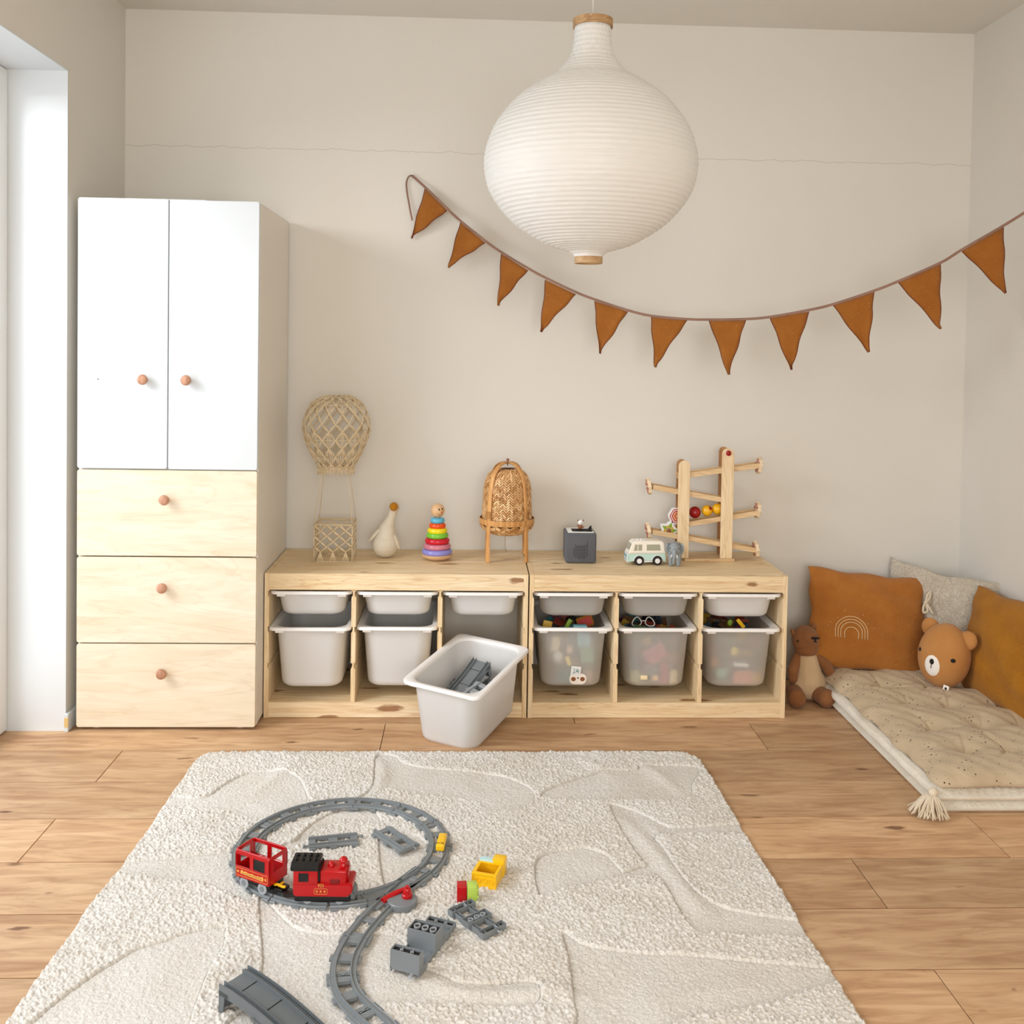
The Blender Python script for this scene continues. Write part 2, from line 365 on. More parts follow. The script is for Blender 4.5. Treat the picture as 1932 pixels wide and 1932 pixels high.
def smoothpts(pts, n=8, closed=False):
    P = [Vector(p) for p in pts]; out = []; m = len(P)
    for i in range(m if closed else m-1):
        g = lambda k: P[k % m] if closed else P[max(0, min(m-1, k))]
        p0, p1, p2, p3 = g(i-1), g(i), g(i+1), g(i+2)
        for k in range(n):
            t = k/n; out.append(.5*((2*p1)+(-p0+p2)*t+(2*p0-5*p1+4*p2-p3)*t*t+(-p0+3*p1-3*p2+p3)*t**3))
    if not closed: out.append(P[-1])
    return out
def bake(o):
    dg = bpy.context.evaluated_depsgraph_get(); me = bpy.data.meshes.new_from_object(o.evaluated_get(dg)); mats = list(o.data.materials)
    o.modifiers.clear()
    if o.type == 'MESH':
        old = o.data; o.data = me; me.name = o.name
        if not me.materials:
            for m_ in mats: me.materials.append(m_)
    return me
def blob(name, balls, mat, parent=None, voxel=.004, it=6, label=None):
    """one continuous plush surface from overlapping ellipsoids (c, r[, rot]) and tapered limbs ('limb', p0, r0, p1, r1)"""
    bm = bmesh.new()
    for b in balls:
        if b[0] == 'limb':
            _, p0, r0, p1, r1 = b; p0, p1 = Vector(p0), Vector(p1); n = max(3, int((p1-p0).length/(min(r0, r1)*.5)))
            for k in range(n+1): sphere(bm, p0.lerp(p1, k/n), r0+(r1-r0)*k/n, 12)
        else: sphere(bm, b[0], b[1], 16, rot=b[2] if len(b) > 2 else None)
    o = obj(name, bm, mat, None, label=label)
    md = o.modifiers.new('r', 'REMESH'); md.mode = 'VOXEL'; md.voxel_size = voxel; md.use_smooth_shade = True
    ms = o.modifiers.new('s', 'SMOOTH'); ms.factor = .6; ms.iterations = it
    bpy.context.view_layer.update(); bake(o); o.data.shade_smooth(); o.parent = parent
    return o
def text(name, s, size, mat, parent, M4, extrude=.0004, label=None):
    cu_ = bpy.data.curves.new(name, 'FONT'); cu_.body = s; cu_.size = size; cu_.extrude = extrude; cu_.align_x = 'CENTER'; cu_.align_y = 'CENTER'
    t = bpy.data.objects.new(name, cu_); C.objects.link(t); bpy.context.view_layer.update()
    dg = bpy.context.evaluated_depsgraph_get(); me = bpy.data.meshes.new_from_object(t.evaluated_get(dg))
    bpy.data.objects.remove(t); me.materials.clear(); me.materials.append(mat); me.transform(M4)
    o = bpy.data.objects.new(name, me); C.objects.link(o); o.parent = parent
    if label: o['label'] = label
    return o
def grid_mesh(V, nu, nv, closed_u=False):
    F = []
    for i in range(nu-1 if not closed_u else nu):
        for j in range(nv-1): F.append((i*nv+j, ((i+1) % nu)*nv+j, ((i+1) % nu)*nv+j+1, i*nv+j+1))
    return F

# ================================================================== THE ROOM
LX, RX, CH, YR = -.6457, 2.737, 2.633, -6.0; JY, JZ, DX = -.556, 2.243, -.875
def structure(name, bm, mat, parent=None, smooth=None):
    o = obj(name, bm, mat, parent, smooth); o['kind'] = 'structure'; return o
structure('wall_back', bxm(LX-.3, RX+.15, 0, .15, -.05, CH+.1), M['wall'])
structure('wall_right', bxm(RX, RX+.15, YR, -.0, -.05, CH+.1), M['wall_plain'])
structure('ceiling', bxm(-1.3, RX+.15, YR-.2, .15, CH, CH+.12), M['ceiling'])
bm = bmesh.new()                                                    # left wall with the deep opening of the balcony door
box(bm, LX-.25, LX, JY, 0, -.05, CH+.1); box(bm, LX-.25, LX, -3.2, JY, JZ, CH+.1); box(bm, LX-.25, LX, YR, -3.2, -.05, CH+.1)
structure('wall_left', bm, M['wall_plain'])
structure('trim_1', bxm(DX, LX+.0015, JY-.0025, JY+.002, 0, JZ), M['reveal'])            # white painted reveal
structure('trim_2', bxm(DX, LX+.0015, -3.2, JY, JZ-.003, JZ+.002), M['reveal'])          # soffit of the opening
structure('trim_3', bxm(DX, LX, -3.2, JY-.004, -.02, -.0122), plastic('threshold_metal', '#6f6f6c', .5))
bm = bmesh.new()                                                    # rear wall behind the camera, its opening added for the fill lamp
box(bm, LX-.25, 0.0, YR-.15, YR, -.05, CH+.1); box(bm, 2.2, RX+.15, YR-.15, YR, -.05, CH+.1)
box(bm, 0.0, 2.2, YR-.15, YR, -.05, .7); box(bm, 0.0, 2.2, YR-.15, YR, 2.3, CH+.1)
structure('wall_rear', bm, M['wall_plain'])
# balcony door: frame, stiles, panes
win = bpy.data.objects.new('window_1', None); C.objects.link(win); win['kind'] = 'structure'; win.location = (DX, -1.9, 0)
bm = bmesh.new()
for y0, y1, z0, z1 in ((-1.3, -1.225, .004, JZ-.004), (1.27, 1.34, .004, JZ-.004), (-1.224, 1.269, 2.15, JZ-.005), (-1.224, 1.269, .005, .10), (-.03, .05, .101, 2.149)):
    box(bm, -.035, .035, y0, y1, z0, z1, .004, 1)
structure('window_frame', bm, M['white_metal'], win)
for y0, y1 in ((-1.22, -.035), (.055, 1.265)): structure('pane', bxm(-.004, .004, y0, y1, .105, 2.145), M['glass'], win)
# skirting
structure('baseboard_left', bxm(LX, LX+.014, JY-.014, -.0, 0, .062, .002, 1), M['white_lacquer'])
structure('baseboard_back', bxm(LX+.015, RX, -.014, 0, 0, .055, .002, 1), M['white_lacquer'])
structure('baseboard_right', bxm(RX-.014, RX, YR, -.015, 0, .055, .002, 1), M['white_lacquer'])
ch_ = obj('chipped_corner', bxm(LX+.0005, LX+.0142, JY-.0148, JY-.012, .016, .05, .001, 1), M['stain'], bpy.data.objects['baseboard_left'])
# floor: one laminate plank per object over a thin underlay
floor = structure('floor', bxm(-1.0, RX+.1, YR, .0, -.05, -.0125), plastic('underlay', '#5b4128', .9))
LPL, PW = 1.30, .2345
joints = {-3: .5, -2: .2, -1: 1.112, 0: .44, 1: .904, 2: 1.25, 3: .881, 4: .448, 5: 1.3, 6: .45}
for r in range(-3, 24):
    ya, yb = -(.487+PW*r), -(.487+PW*(r+1)); ya = min(ya, -.0005); yb = max(yb, YR)
    if ya-yb < .02: continue
    j = joints.get(r, rng.uniform(0, 1.3)); j -= math.ceil((j+1.0)/LPL)*LPL
    while j < RX:
        x0, x1 = max(j, -.87), min(j+LPL, RX)
        if x1-x0 > .01:
            p = obj('plank', bxm(-(x1-x0)/2+.0012, (x1-x0)/2-.0012, -(ya-yb)/2+.0019, (ya-yb)/2-.0019, -.012, 0, .0006, 1), M['floor'], floor)
            p.location = ((x0+x1)/2, (ya+yb)/2, 0)
        j += LPL

# ================================================================== WARDROBE
def knob(parent, x, y, z):
    bm = lathe([(.008, 0), (.0075, .012), (.010, .016), (.0165, .019), (.0178, .024), (.0165, .029), (.0125, .0325), (.006, .034), (0, .0343)], 24, M4=Matrix.Translation((x, y, z)) @ Matrix.Rotation(PI/2, 4, 'X'))
    return obj('knob', bm, M['knob'], parent, 35)
WX0, WX1, WF, WH = -.6122, -.0036, -.5525, 1.820
wr = thing('wardrobe', 'tall narrow wardrobe with two white doors over three birch drawers', 'wardrobe', ((WX0+WX1)/2, WF, 0))
hw = (WX1-WX0)/2
bm = bmesh.new()
for s in (-1, 1): box(bm, s*hw-(.018 if s > 0 else 0), s*hw+(.018 if s < 0 else 0), .019, -WF-.016, .012, WH-.004, .001, 1)
box(bm, -hw+.018, hw-.018, .02, -WF-.016, WH-.022, WH-.006); box(bm, -hw+.018, hw-.018, .02, -WF-.016, .02, .04); box(bm, -hw+.018, hw-.018, -WF-.024, -WF-.016, .02, WH-.01)
box(bm, -hw+.018, hw-.018, .02, -WF-.016, .895, .912)
obj('carcass', bm, M['carcass'], wr)
for s, x in ((-1, -.245), (1, .245)):
    obj('foot', lathe([(.02, 0), (.022, .004), (.018, .013)], 16, M4=Matrix.Translation((x, .045, 0))), M['white_plastic'], wr, 40)
    obj('foot', lathe([(.02, 0), (.022, .004), (.018, .013)], 16, M4=Matrix.Translation((x, .48, 0))), M['white_plastic'], wr, 40)
def front(name, x0, x1, z0, z1, mat, kx, kz):
    """a rounded-corner slab front with a knob"""
    def rr(w_, h_, r, n=4):
        return [(sx*(w_-r)+r*math.cos(a), sz*(h_-r)+r*math.sin(a)) for sx, sz, a0 in ((1, 1, 0), (-1, 1, PI/2), (-1, -1, PI), (1, -1, 1.5*PI)) for a in [a0+k*PI/2/n for k in range(n+1)]]
    cx, cz = (x0+x1)/2, (z0+z1)/2
    bm = prism(bmesh.new(), rr((x1-x0)/2, (z1-z0)/2, .008), 0, .017, 'xz', bev=.0015)
    o = obj(name, bm, mat, wr, 30); o.location = (cx, 0, cz)
    knob(o, kx-cx, .0, kz-cz)
    return o
d1 = front('door', -hw+.0005, -.0015, .9025, WH, M['white_lacquer'], -.0785, 1.2075)
d2 = front('door', .0015, hw-.0005, .9015, WH-.002, M['white_lacquer'], .0665, 1.2075)
obj('screw_cap', lathe([(.0022, 0), (.0022, .0015), (0, .002)], 12, M4=Matrix.Translation((-.082, -.0002, -.155)) @ Matrix.Rotation(PI/2, 4, 'X')), M['grey_dark'], d1, 40)
for z0, z1 in ((.603, .8975), (.3035, .5985), (.0105, .299)):
    front('drawer', -hw+.0005, hw-.0005, z0, z1, M['birch'], (-.004 if z0 > .6 else -.010), z0+.196 if z0 > .6 else z0+(.194 if z0 > .3 else .192))
pl_ = thing('shelf_board', 'thin white board lying flat on top of the wardrobe', 'board', (-.33, -.33, WH-.0035))
obj('board', bxm(-.13, .14, -.2, .2, .0, .007, .001, 1), M['white_lacquer'], pl_)
pl2 = thing('shelf_board', 'longer thin white strip under the board on top of the wardrobe', 'board', (-.14, -.45, WH-.0035))
obj('board', bxm(-.03, .10, -.07, .1, .0, .005, .001, 1), M['white_lacquer'], pl2)

# ================================================================== STORAGE FRAMES AND BINS
FW, FD, FH, PT = .94, .432, .52, .0165
GZ = (.4475, .3195, .189)
def groove_panel(x0, x1, left, right, z0, z1):
    """a pine upright, front to back, with slots along its faces for the bin rims"""
    g, gh = .005, .0085
    R_ = [(x1, z0)]
    if right:
        for z in reversed(GZ):
            if z0 < z < z1: R_ += [(x1, z-gh-.006), (x1-g, z-gh), (x1-g, z+gh), (x1, z+gh)]
    R_ += [(x1, z1)]; Lf = [(x0, z1)]
    if left:
        for z in GZ:
            if z0 < z < z1: Lf += [(x0, z+gh), (x0+g, z+gh), (x0+g, z-gh), (x0, z-gh-.006)]
    Lf += [(x0, z0)]
    return R_+Lf
def frame(name, label, x0, group):
    t = thing(name, label, 'storage unit', (x0+FW/2, -.436+FD/2, 0), group=group)
    h, d = FW/2, FD/2
    for s in (-1, 1):
        xa, xb = (-h, -h+PT) if s < 0 else (h-PT, h)
        obj('side_panel', prism(bmesh.new(), groove_panel(xa, xb, s > 0, s < 0, 0, FH), -d, d, 'xz', bev=.0008), M['pine_z'], t)
    inner = FW-2*PT; cell = (inner-2*PT)/3
    for k in (1, 2):
        xa = -h+PT+k*cell+(k-1)*PT
        obj('divider', prism(bmesh.new(), groove_panel(xa, xa+PT, True, True, .056, FH-.0615), -d+.0008, d-.004, 'xz', bev=.0008), M['pine_z'], t)
    obj('top_panel', bxm(-h+PT, h-PT, -d+.018, d, FH-.018, FH-.0005, .0006, 1), M['pine_x'], t)
    obj('top_rail', bxm(-h+PT, h-PT, -d+.0006, -d+.0178, FH-.0595, FH-.0006, .0006, 1), M['pine_x'], t)
    obj('bottom_panel', bxm(-h+PT, h-PT, -d+.018, d-.004, .038, .0555, .0006, 1), M['pine_x'], t)
    obj('bottom_rail', bxm(-h+PT, h-PT, -d+.0006, -d+.0178, .001, .0558, .0006, 1), M['pine_x'], t)
    obj('back_rail', bxm(-h+PT, h-PT, d-.018, d, FH-.0595, FH-.0185), M['pine_x'], t)
    return t, cell
FX = (0.0006, .9455)
f1, CELL = frame('toy_storage_unit', 'pine storage frame beside the wardrobe with one bin pulled out', FX[0], 'pine toy storage frames')
f2, _ = frame('toy_storage_unit', 'pine storage frame nearer the corner cushions, holding six bins', FX[1], 'pine toy storage frames')

def rrect(hx, hy, r, z, n=6):
    return [(sx*(hx-r)+r*math.cos(a), sy*(hy-r)+r*math.sin(a), z) for sx, sy, a0 in ((1, 1, 0), (-1, 1, PI/2), (-1, -1, PI), (1, -1, 1.5*PI)) for a in [a0+k*PI/2/n for k in range(n+1)]]
def loft(loops, bm=None):
    bm = bm or bmesh.new(); R = [[bm.verts.new(p) for p in lp] for lp in loops]; n = len(R[0])
    for a, b in zip(R[:-1], R[1:]):
        for k in range(n): bm.faces.new((a[k], a[(k+1) % n], b[(k+1) % n], b[k]))
    return bm, R
def make_bin(H, body_mat, label, group):
    t = thing('storage_bin', label, 'bin', group=group)
    hx, hy = .1265, .186; tp = .016 if H > .15 else .011
    # thin shell, one wall thick at the rounded foot and the tapered sides
    prof = [(hx-tp-.030, hy-tp-.030, .030, 0.0), (hx-tp-.012, hy-tp-.012, .045, .0022), (hx-tp-.003, hy-tp-.003, .052, .010), (hx-tp, hy-tp, .054, .022), (hx-.002, hy-.002, .052, H-.02), (hx, hy, .052, H-.012)]
    bm, R = loft([rrect(a, b, r, z) for a, b, r, z in prof]); bm.faces.new(list(reversed(R[0])))
    shell = obj('tub', bm, body_mat, t, 60)
    md = shell.modifiers.new('t', 'SOLIDIFY'); md.thickness = .0018; md.offset = -1; bpy.context.view_layer.update(); bake(shell)
    RW, RD = .1475, .207
    lo = [rrect(hx, hy, .052, H-.0118), rrect(RW-.003, RD-.003, .026, H-.0118), rrect(RW-.001, RD-.001, .028, H-.011), rrect(RW-.001, RD-.001, .028, H-.003),
          rrect(RW-.003, RD-.003, .027, H-.0003), rrect(RW-.006, RD-.006, .026, H), rrect(hx+.004, hy+.004, .054, H-.001), rrect(hx-.0015, hy-.0015, .051, H-.006), rrect(hx-.003, hy-.003, .051, H-.0125), rrect(hx, hy, .052, H-.0118)]
    bm, R = loft(lo); bmesh.ops.recalc_face_normals(bm, faces=bm.faces)
    obj('rim', bm, M['bin_rim'], t, 50)
    for s in (-1, 1):
        obj('rim_clip', bxm(s*.108-.0155, s*.108+.0155, -hy-.006, -hy+.012, H-.0225, H-.0118, .002, 2), M['bin_rim'], t)
    return t
LOOKS = {('s', 'w'): None, ('s', 'f'): None, ('l', 'w'): None, ('l', 'f'): None}
def place_bin(size, look, x, y, z, rot, label, group):
    k = (size, look)
    if LOOKS[k] is None:
        b_ = make_bin(.095 if size == 's' else .228, M['bin_white' if look == 'w' else 'bin_frost'], label, group); LOOKS[k] = b_
    else: b_ = dup(LOOKS[k], label=label, group=group)
    b_.location = (x, y, z); b_.rotation_euler = (0, 0, rot)
    return b_
where = [('first', 'next to the wardrobe'), ('middle', ''), ('last', '')]
small_labels = [
    'shallow white bin closest to the wardrobe', 'shallow white bin in the middle column of the left pine frame', 'shallow white bin above the empty slot of the left pine frame',
    'shallow frosted bin above the deep bin with the two-eyed mask', 'shallow frosted bin above the deep bin holding white glasses', 'shallow pale bin nearest the seated plush bear']
large_labels = [
    'deep white bin closest to the wardrobe', 'deep white bin half hidden by the pulled-out bin', None,
    'deep frosted bin showing a two-eyed mask and a yellow tag', 'deep frosted bin with white glasses and pink toys', 'deep frosted bin nearest the seated plush bear']
CX = []
for u in range(2):
    for k in range(3):
        cx = FX[u]+PT+CELL/2+k*(CELL+PT); CX.append(cx); i = u*3+k
        place_bin('s', 'w' if u == 0 or k == 2 else 'f', cx, -.432+.208, GZ[0]-.0893, 0, small_labels[i], 'shallow bins in the storage frames')
        if large_labels[i]:
            place_bin('l', 'w' if u == 0 else 'f', cx+(-.002 if i == 0 else 0), -.432+(.208 if i else .196), GZ[1]-.2223, 0, large_labels[i], 'deep bins in the storage frames')
# the pulled-out bin on the floor, turned
BANG = -.4805; BC = Vector((.732, -.528, .014)); BTILT = (.14, .05)
pb_ = place_bin('l', 'w', BC.x, BC.y, BC.z, BANG, 'deep white bin pulled out onto the floor, grey toy track inside', None); pb_.rotation_euler = (BTILT[0], BTILT[1], BANG)
if 'group' in pb_: del pb_['group']

# ================================================================== PAPER LANTERN
LC_ = Vector((1.034, -1.31, 0)); lk = .000384
ln = thing('pendant_lantern', 'big white ribbed paper lantern hanging from the ceiling in an onion shape', 'lamp', (LC_.x, LC_.y, 1.833))
prof_px = [(150, 128), (250, 130), (330, 139), (400, 158), (450, 187), (500, 230), (550, 285), (600, 375), (700, 515), (800, 607), (900, 676), (1000, 718), (1100, 741), (1180, 744), (1300, 724), (1400, 676), (1500, 600), (1600, 490), (1700, 322), (1740, 205), (1765, 130), (1795, 100)]
ps = smoothpts([(r*lk, 0, -(y-1150)*lk) for y, r in prof_px], 8)
# resample by arc length and pinch the paper between the wire hoops
acc = [0]
for a, b in zip(ps[:-1], ps[1:]): acc.append(acc[-1]+(b-a).length)
NR = 62; SUB = 5; prof = []
for k in range(NR*SUB+1):
    s = acc[-1]*k/(NR*SUB); i = max(j for j in range(len(acc)) if acc[j] <= s+1e-9); i = min(i, len(ps)-2)
    p = ps[i].lerp(ps[i+1], (s-acc[i])/max(acc[i+1]-acc[i], 1e-9)); t = (ps[i+1]-ps[i]).normalized(); nrm = Vector((-t.z, 0, t.x)) if False else Vector((-t.z, 0, t.x))*-1
    if nrm.x < 0: nrm = -nrm
    d = .0019*(abs(math.sin(PI*k/SUB))**.8)
    q = p-nrm*d; prof.append((max(q.x, .002), q.z, d))
SEG = 144; V = []
wob = rng.normal(0, 1, (SEG, NR+2))
for i in range(SEG):
    th = 2*PI*i/SEG
    seam = 1+.0015*(1 if (i % 12) == 0 else 0)
    for j, (r, z, d) in enumerate(prof):
        wv = wob[i, j//SUB]*.35*d
        r2 = (r+wv)*seam
        V.append((r2*math.cos(th+.35), r2*math.sin(th+.35), z))
obj('paper_shade', (V, [], grid_mesh(V, SEG, len(prof), True)), M['paper'], ln, True)
for nm, r, z0, z1 in (('top_ring', 139*lk, (1150-205)*lk, (1150-150)*lk), ('bottom_ring', 98*lk, -(1842-1150)*lk, -(1795-1150)*lk)):
    z0_, z1_ = z0, z1
    obj(nm, lathe([(r-.004, z0_), (r, z0_), (r, z1_), (r-.004, z1_), (r-.004, z0_)], 48, cap=False), M['ring_wood'], ln, 40)
bm = bmesh.new()
for a in range(3):
    th = a*2*PI/3+.3; tube(bm, [(0, 0, (1150-140)*lk), (139*lk*math.cos(th), 139*lk*math.sin(th), (1150-160)*lk)], .0013, 6)
lathe([(.018, (1150-330)*lk), (.02, (1150-300)*lk), (.02, (1150-150)*lk), (.012, (1150-135)*lk)], 16, bm)
obj('lamp_holder', bm, M['white_plastic'], ln, 40)
obj('cord', tube(bmesh.new(), [(0, 0, (1150-135)*lk), (0, 0, CH-1.833)], .0027, 8), M['cord'], ln, True)

# ================================================================== BUNTING
BP0, BP1 = Vector((.476, -.012)), Vector((2.737, -.72))
def atV(px, py):
    d = cf+(px-PX)/FPX*cr-(py-PY)/FPX*cu; n = np.array([BP1.y-BP0.y, -(BP1.x-BP0.x)])
    t = ((np.array([BP0.x, BP0.y])-CAM[:2])@n)/(d[:2]@n); return Vector(CAM+d*t)
bn = thing('bunting', 'string of rust cloth pennants sagging across the wall from a nail', 'bunting', atV(777, 331))
o0 = bn.location.copy(); bnrm = Vector((BP1.y-BP0.y, -(BP1.x-BP0.x), 0)).normalized()
if bnrm.y > 0: bnrm = -bnrm
rb = [(777, 331), (802, 353), (843, 393), (869, 417), (915, 454), (946, 476), (996, 506), (1029, 524), (1086, 551), (1122, 565), (1183, 585), (1229, 596), (1295, 602), (1338, 603), (1406, 602), (1453, 598), (1526, 585), (1572, 574), (1648, 549), (1694, 531), (1774, 496), (1815, 471), (1893, 426), (1965, 381)]
rp = [atV(*p)-o0 for p in rb]
obj('ribbon', tube(bmesh.new(), smoothpts(rp, 4), 1, 8, flat=(.0016, .0048, (0, -1, 0))), M['ribbon'], bn, True)
tl = [(777, 331), (771, 334), (767, 345), (768, 362), (772, 385), (775, 402), (778, 416)]
tp = [atV(*p)-o0 for p in tl]
obj('ribbon_tail', tube(bmesh.new(), smoothpts([Vector((p.x, p.y-.004, p.z)) for p in tp], 5), 1, 6, flat=(.0012, .0038, (0, -1, 0))), M['ribbon'], bn, True)
flags = [((802, 356), (843, 397), (776, 449)), ((869, 420), (915, 458), (845, 504)), ((946, 479), (996, 510), (939, 576)), ((1029, 528), (1086, 555), (1020, 626)), ((1122, 568), (1184, 588), (1131, 667)), ((1229, 598), (1296, 604), (1235, 693)), ((1338, 605), (1407, 604), (1374, 707)), ((1453, 600), (1526, 588), (1492, 698)), ((1572, 576), (1649, 551), (1638, 665)), ((1695, 533), (1774, 498), (1774, 621)), ((1815, 474), (1893, 429), (1896, 554))]
for fi, (a, b, c) in enumerate(flags):
    A, B, T = [atV(*p)-o0 for p in (a, b, c)]
    n = 12; ph = fi*1.7; V = []; rows = n+1
    edgeL, edgeR = [], []
    for i in range(rows):
        u = i/n
        l, r = A.lerp(T, u), B.lerp(T, u); wd = (r-l)
        wl = .0022*math.sin(u*9+ph)*min(1, 4*u)*(1 if u < 1 else .0); wr2 = .0026*math.sin(u*11+ph*2+1)*min(1, 4*u)
        side = (B-A).normalized()
        l = l+side*wl; r = r+side*wr2
        if u > .9: r = l+side*.005 if (r-l).length < .005 else r
        edgeL.append(l); edgeR.append(r)
        for j in range(7):
            v = j/6; p = l.lerp(r, v)+bnrm*(.004*math.sin(PI*v)*math.sin(u*5+ph)*u+.0035*math.sin(v*5+ph+u*3)*u)
            V.append(tuple(p))
    F = [(i*7+j, (i+1)*7+j, (i+1)*7+j+1, i*7+j+1) for i in range(rows-1) for j in range(6)]
    fl = obj('flag', (V, [], F), M['flag'], bn, True)
    md = fl.modifiers.new('t', 'SOLIDIFY'); md.thickness = .0016; md.offset = 0; bpy.context.view_layer.update(); bake(fl)
    bm = bmesh.new()
    eL = [Vector(V[i*7]) for i in range(rows)]; eR = [Vector(V[i*7+6]) for i in range(rows)]
    tube(bm, smoothpts(eL, 3), .0017, 6); tube(bm, smoothpts(eR, 3), .0017, 6)
    obj('hem', bm, M['hem'], fl, True)
nl = obj('nail', lathe([(.0015, 0), (.0015, .010), (.0045, .011), (.0045, .0135), (0, .0145)], 12, M4=Matrix.Translation((atY(778, 330, -.001)[0], 0.001, atY(778, 330, -.001)[2])) @ Matrix.Rotation(PI/2, 4, 'X')), M['white_plastic'], None, 40)
tag(nl, 'small white-headed nail in the wall holding the bunting ribbon', 'nail')

# ================================================================== ON TOP OF THE FRAMES
TZ = FH-.0003
def on_top(px, py): p = at(px, py, FH); return Vector((p[0], p[1], FH))
# --- macrame balloon
bc = Vector((atY(632, 1055, -.195)[0], -.195, TZ))
mb = thing('macrame_balloon', 'knotted cotton string hot-air balloon with a square basket, left end of the storage frames', 'ornament', bc)
zq = lambda py: atY(632, py, -.195)[2]-TZ
k_ = 3.79/FPX
env = [(8, 752), (24, 747), (36, 752), (48, 762), (57, 777), (62, 795), (63, 810), (60, 826), (54, 842), (46, 858), (38, 872), (33, 882)]
rows = [(a*k_, zq(b)) for a, b in env]; NN = 15; bm = bmesh.new(); nodes = []
for i, (r, z) in enumerate(rows):
    nodes.append([Vector((r*math.cos(2*PI*(k+.5*(i % 2))/NN)+rng.normal(0, .0012), r*math.sin(2*PI*(k+.5*(i % 2))/NN)+rng.normal(0, .0012), z+rng.normal(0, .001))) for k in range(NN)])
def strand(a, b, r=.0017, off=.0017, n=2):
    d = (b-a); s = d.cross(Vector((a.x, a.y, 0))).normalized() if Vector((a.x, a.y, 0)).length > 1e-4 else Vector((1, 0, 0))
    for q in range(n):
        o_ = s*off*(q-(n-1)/2)*2; m_ = (a+b)/2+o_*1.6
        tube(bm, [a+o_*.2, m_, b+o_*.2], r, 5)
for i in range(len(rows)-1):
    for k in range(NN):
        a = nodes[i][k]
        for dk in ((0, -1) if i % 2 == 0 else (0, 1)):
            strand(a, nodes[i+1][(k+dk) % NN])
        if i in (2, 6, 8) and i+2 < len(rows): strand(a, nodes[i+2][k], .0015, .0028, 3 if i == 8 else 2)
        sphere(bm, a, .0040, 6)
for i in (3, 7): tube(bm, [Vector((rows[i][0]*1.0*math.cos(t*PI/18), rows[i][0]*math.sin(t*PI/18), rows[i][1])) for t in range(36)], .0013, 5, closed=True)
obj('envelope_net', bm, M['string'], mb, True)['kind'] = 'stuff'
bm = bmesh.new()
for k in range(90):
    th = 2*PI*k/90; r = 33*k_; a = Vector((r*math.cos(th), r*math.sin(th), zq(880)))
    tube(bm, [a, a+Vector((rng.normal(.001, .0015)*1, rng.normal(0, .0015), -.012)), a+Vector((rng.normal(0, .003), rng.normal(0, .003), -.022-rng.random()*.010))], [.0022, .002, .0012], 5)
tube(bm, [Vector((33*k_*math.cos(t*PI/18), 33*k_*math.sin(t*PI/18), zq(880))) for t in range(36)], .0034, 6, closed=True)
obj('fringe', bm, M['string'], mb, True)['kind'] = 'stuff'
bw, bd, bh = .071, .06, zq(985)
for sx in (-1, 1):
    for sy in (-1, 1):
        obj('hanging_cord', tube(bmesh.new(), [(sx*bw, sy*bd, bh), (sx*.047, sy*.03, zq(886)), (sx*.03, sy*.02, zq(845))], .0014, 6), M['string'], mb, True)
bm = bmesh.new()
def side_net(P):                                  # P(u,v) -> point; u across 0..1, v up 0..1
    nc = 3
    for k in range(nc*2+1):
        pass
    lv = [1.0, .84, .70, .55, .41, .28]
    for i in range(len(lv)-1):
        for k in range(nc+1):
            u0 = (k+(.5 if i % 2 else 0))/nc
            for du in (-.5/nc, .5/nc):
                u1 = u0+du
                if -1e-6 <= u0 <= 1+1e-6 and -1e-6 <= u1 <= 1+1e-6:
                    for o_ in (-.007, .007): tube(bm, [P(u0, lv[i]), P((u0+u1)/2+o_*1.5, (lv[i]+lv[i+1])/2+o_), P(u1, lv[i+1])], .0020, 5)
            if 0 <= u0 <= 1: sphere(bm, P(u0, lv[i]), .003, 6)
    for k in range(nc):
        u0 = (k+.5)/nc
        sphere(bm, P(u0, .28), .0032, 6)
        for du in (-.09, -.045, 0, .045, .09): tube(bm, [P(u0, .28), P(u0+du, .02)], .0020, 5); sphere(bm, P(u0+du, .015), .0028, 6)
side_net(lambda u, v: Vector((-bw+2*bw*u, -bd, bh*v))); side_net(lambda u, v: Vector((-bw+2*bw*u, bd, bh*v)))
side_net(lambda u, v: Vector((-bw, -bd+2*bd*u, bh*v))); side_net(lambda u, v: Vector((bw, -bd+2*bd*u, bh*v)))
obj('basket_net', bm, M['string'], mb, True)['kind'] = 'stuff'
bm = bmesh.new()
for z, r in ((.0025, .0024), (bh, .0032)):
    tube(bm, [(-bw, -bd, z), (bw, -bd, z), (bw, bd, z), (-bw, bd, z)], r, 6, closed=True)
for sx in (-1, 1):
    for sy in (-1, 1): tube(bm, [(sx*bw, sy*bd, 0.001), (sx*bw, sy*bd, bh)], .0022, 6)
for k in range(28):
    u = -1+2*(k+.5)/28
    for sy in (-1, 1): tube(bm, [(u*bw, sy*bd-.003, bh-.003), (u*bw, sy*bd, bh+.004), (u*bw, sy*bd+.003, bh-.003)], .0016, 5)
obj('basket_rim', bm, M['string'], mb, True)

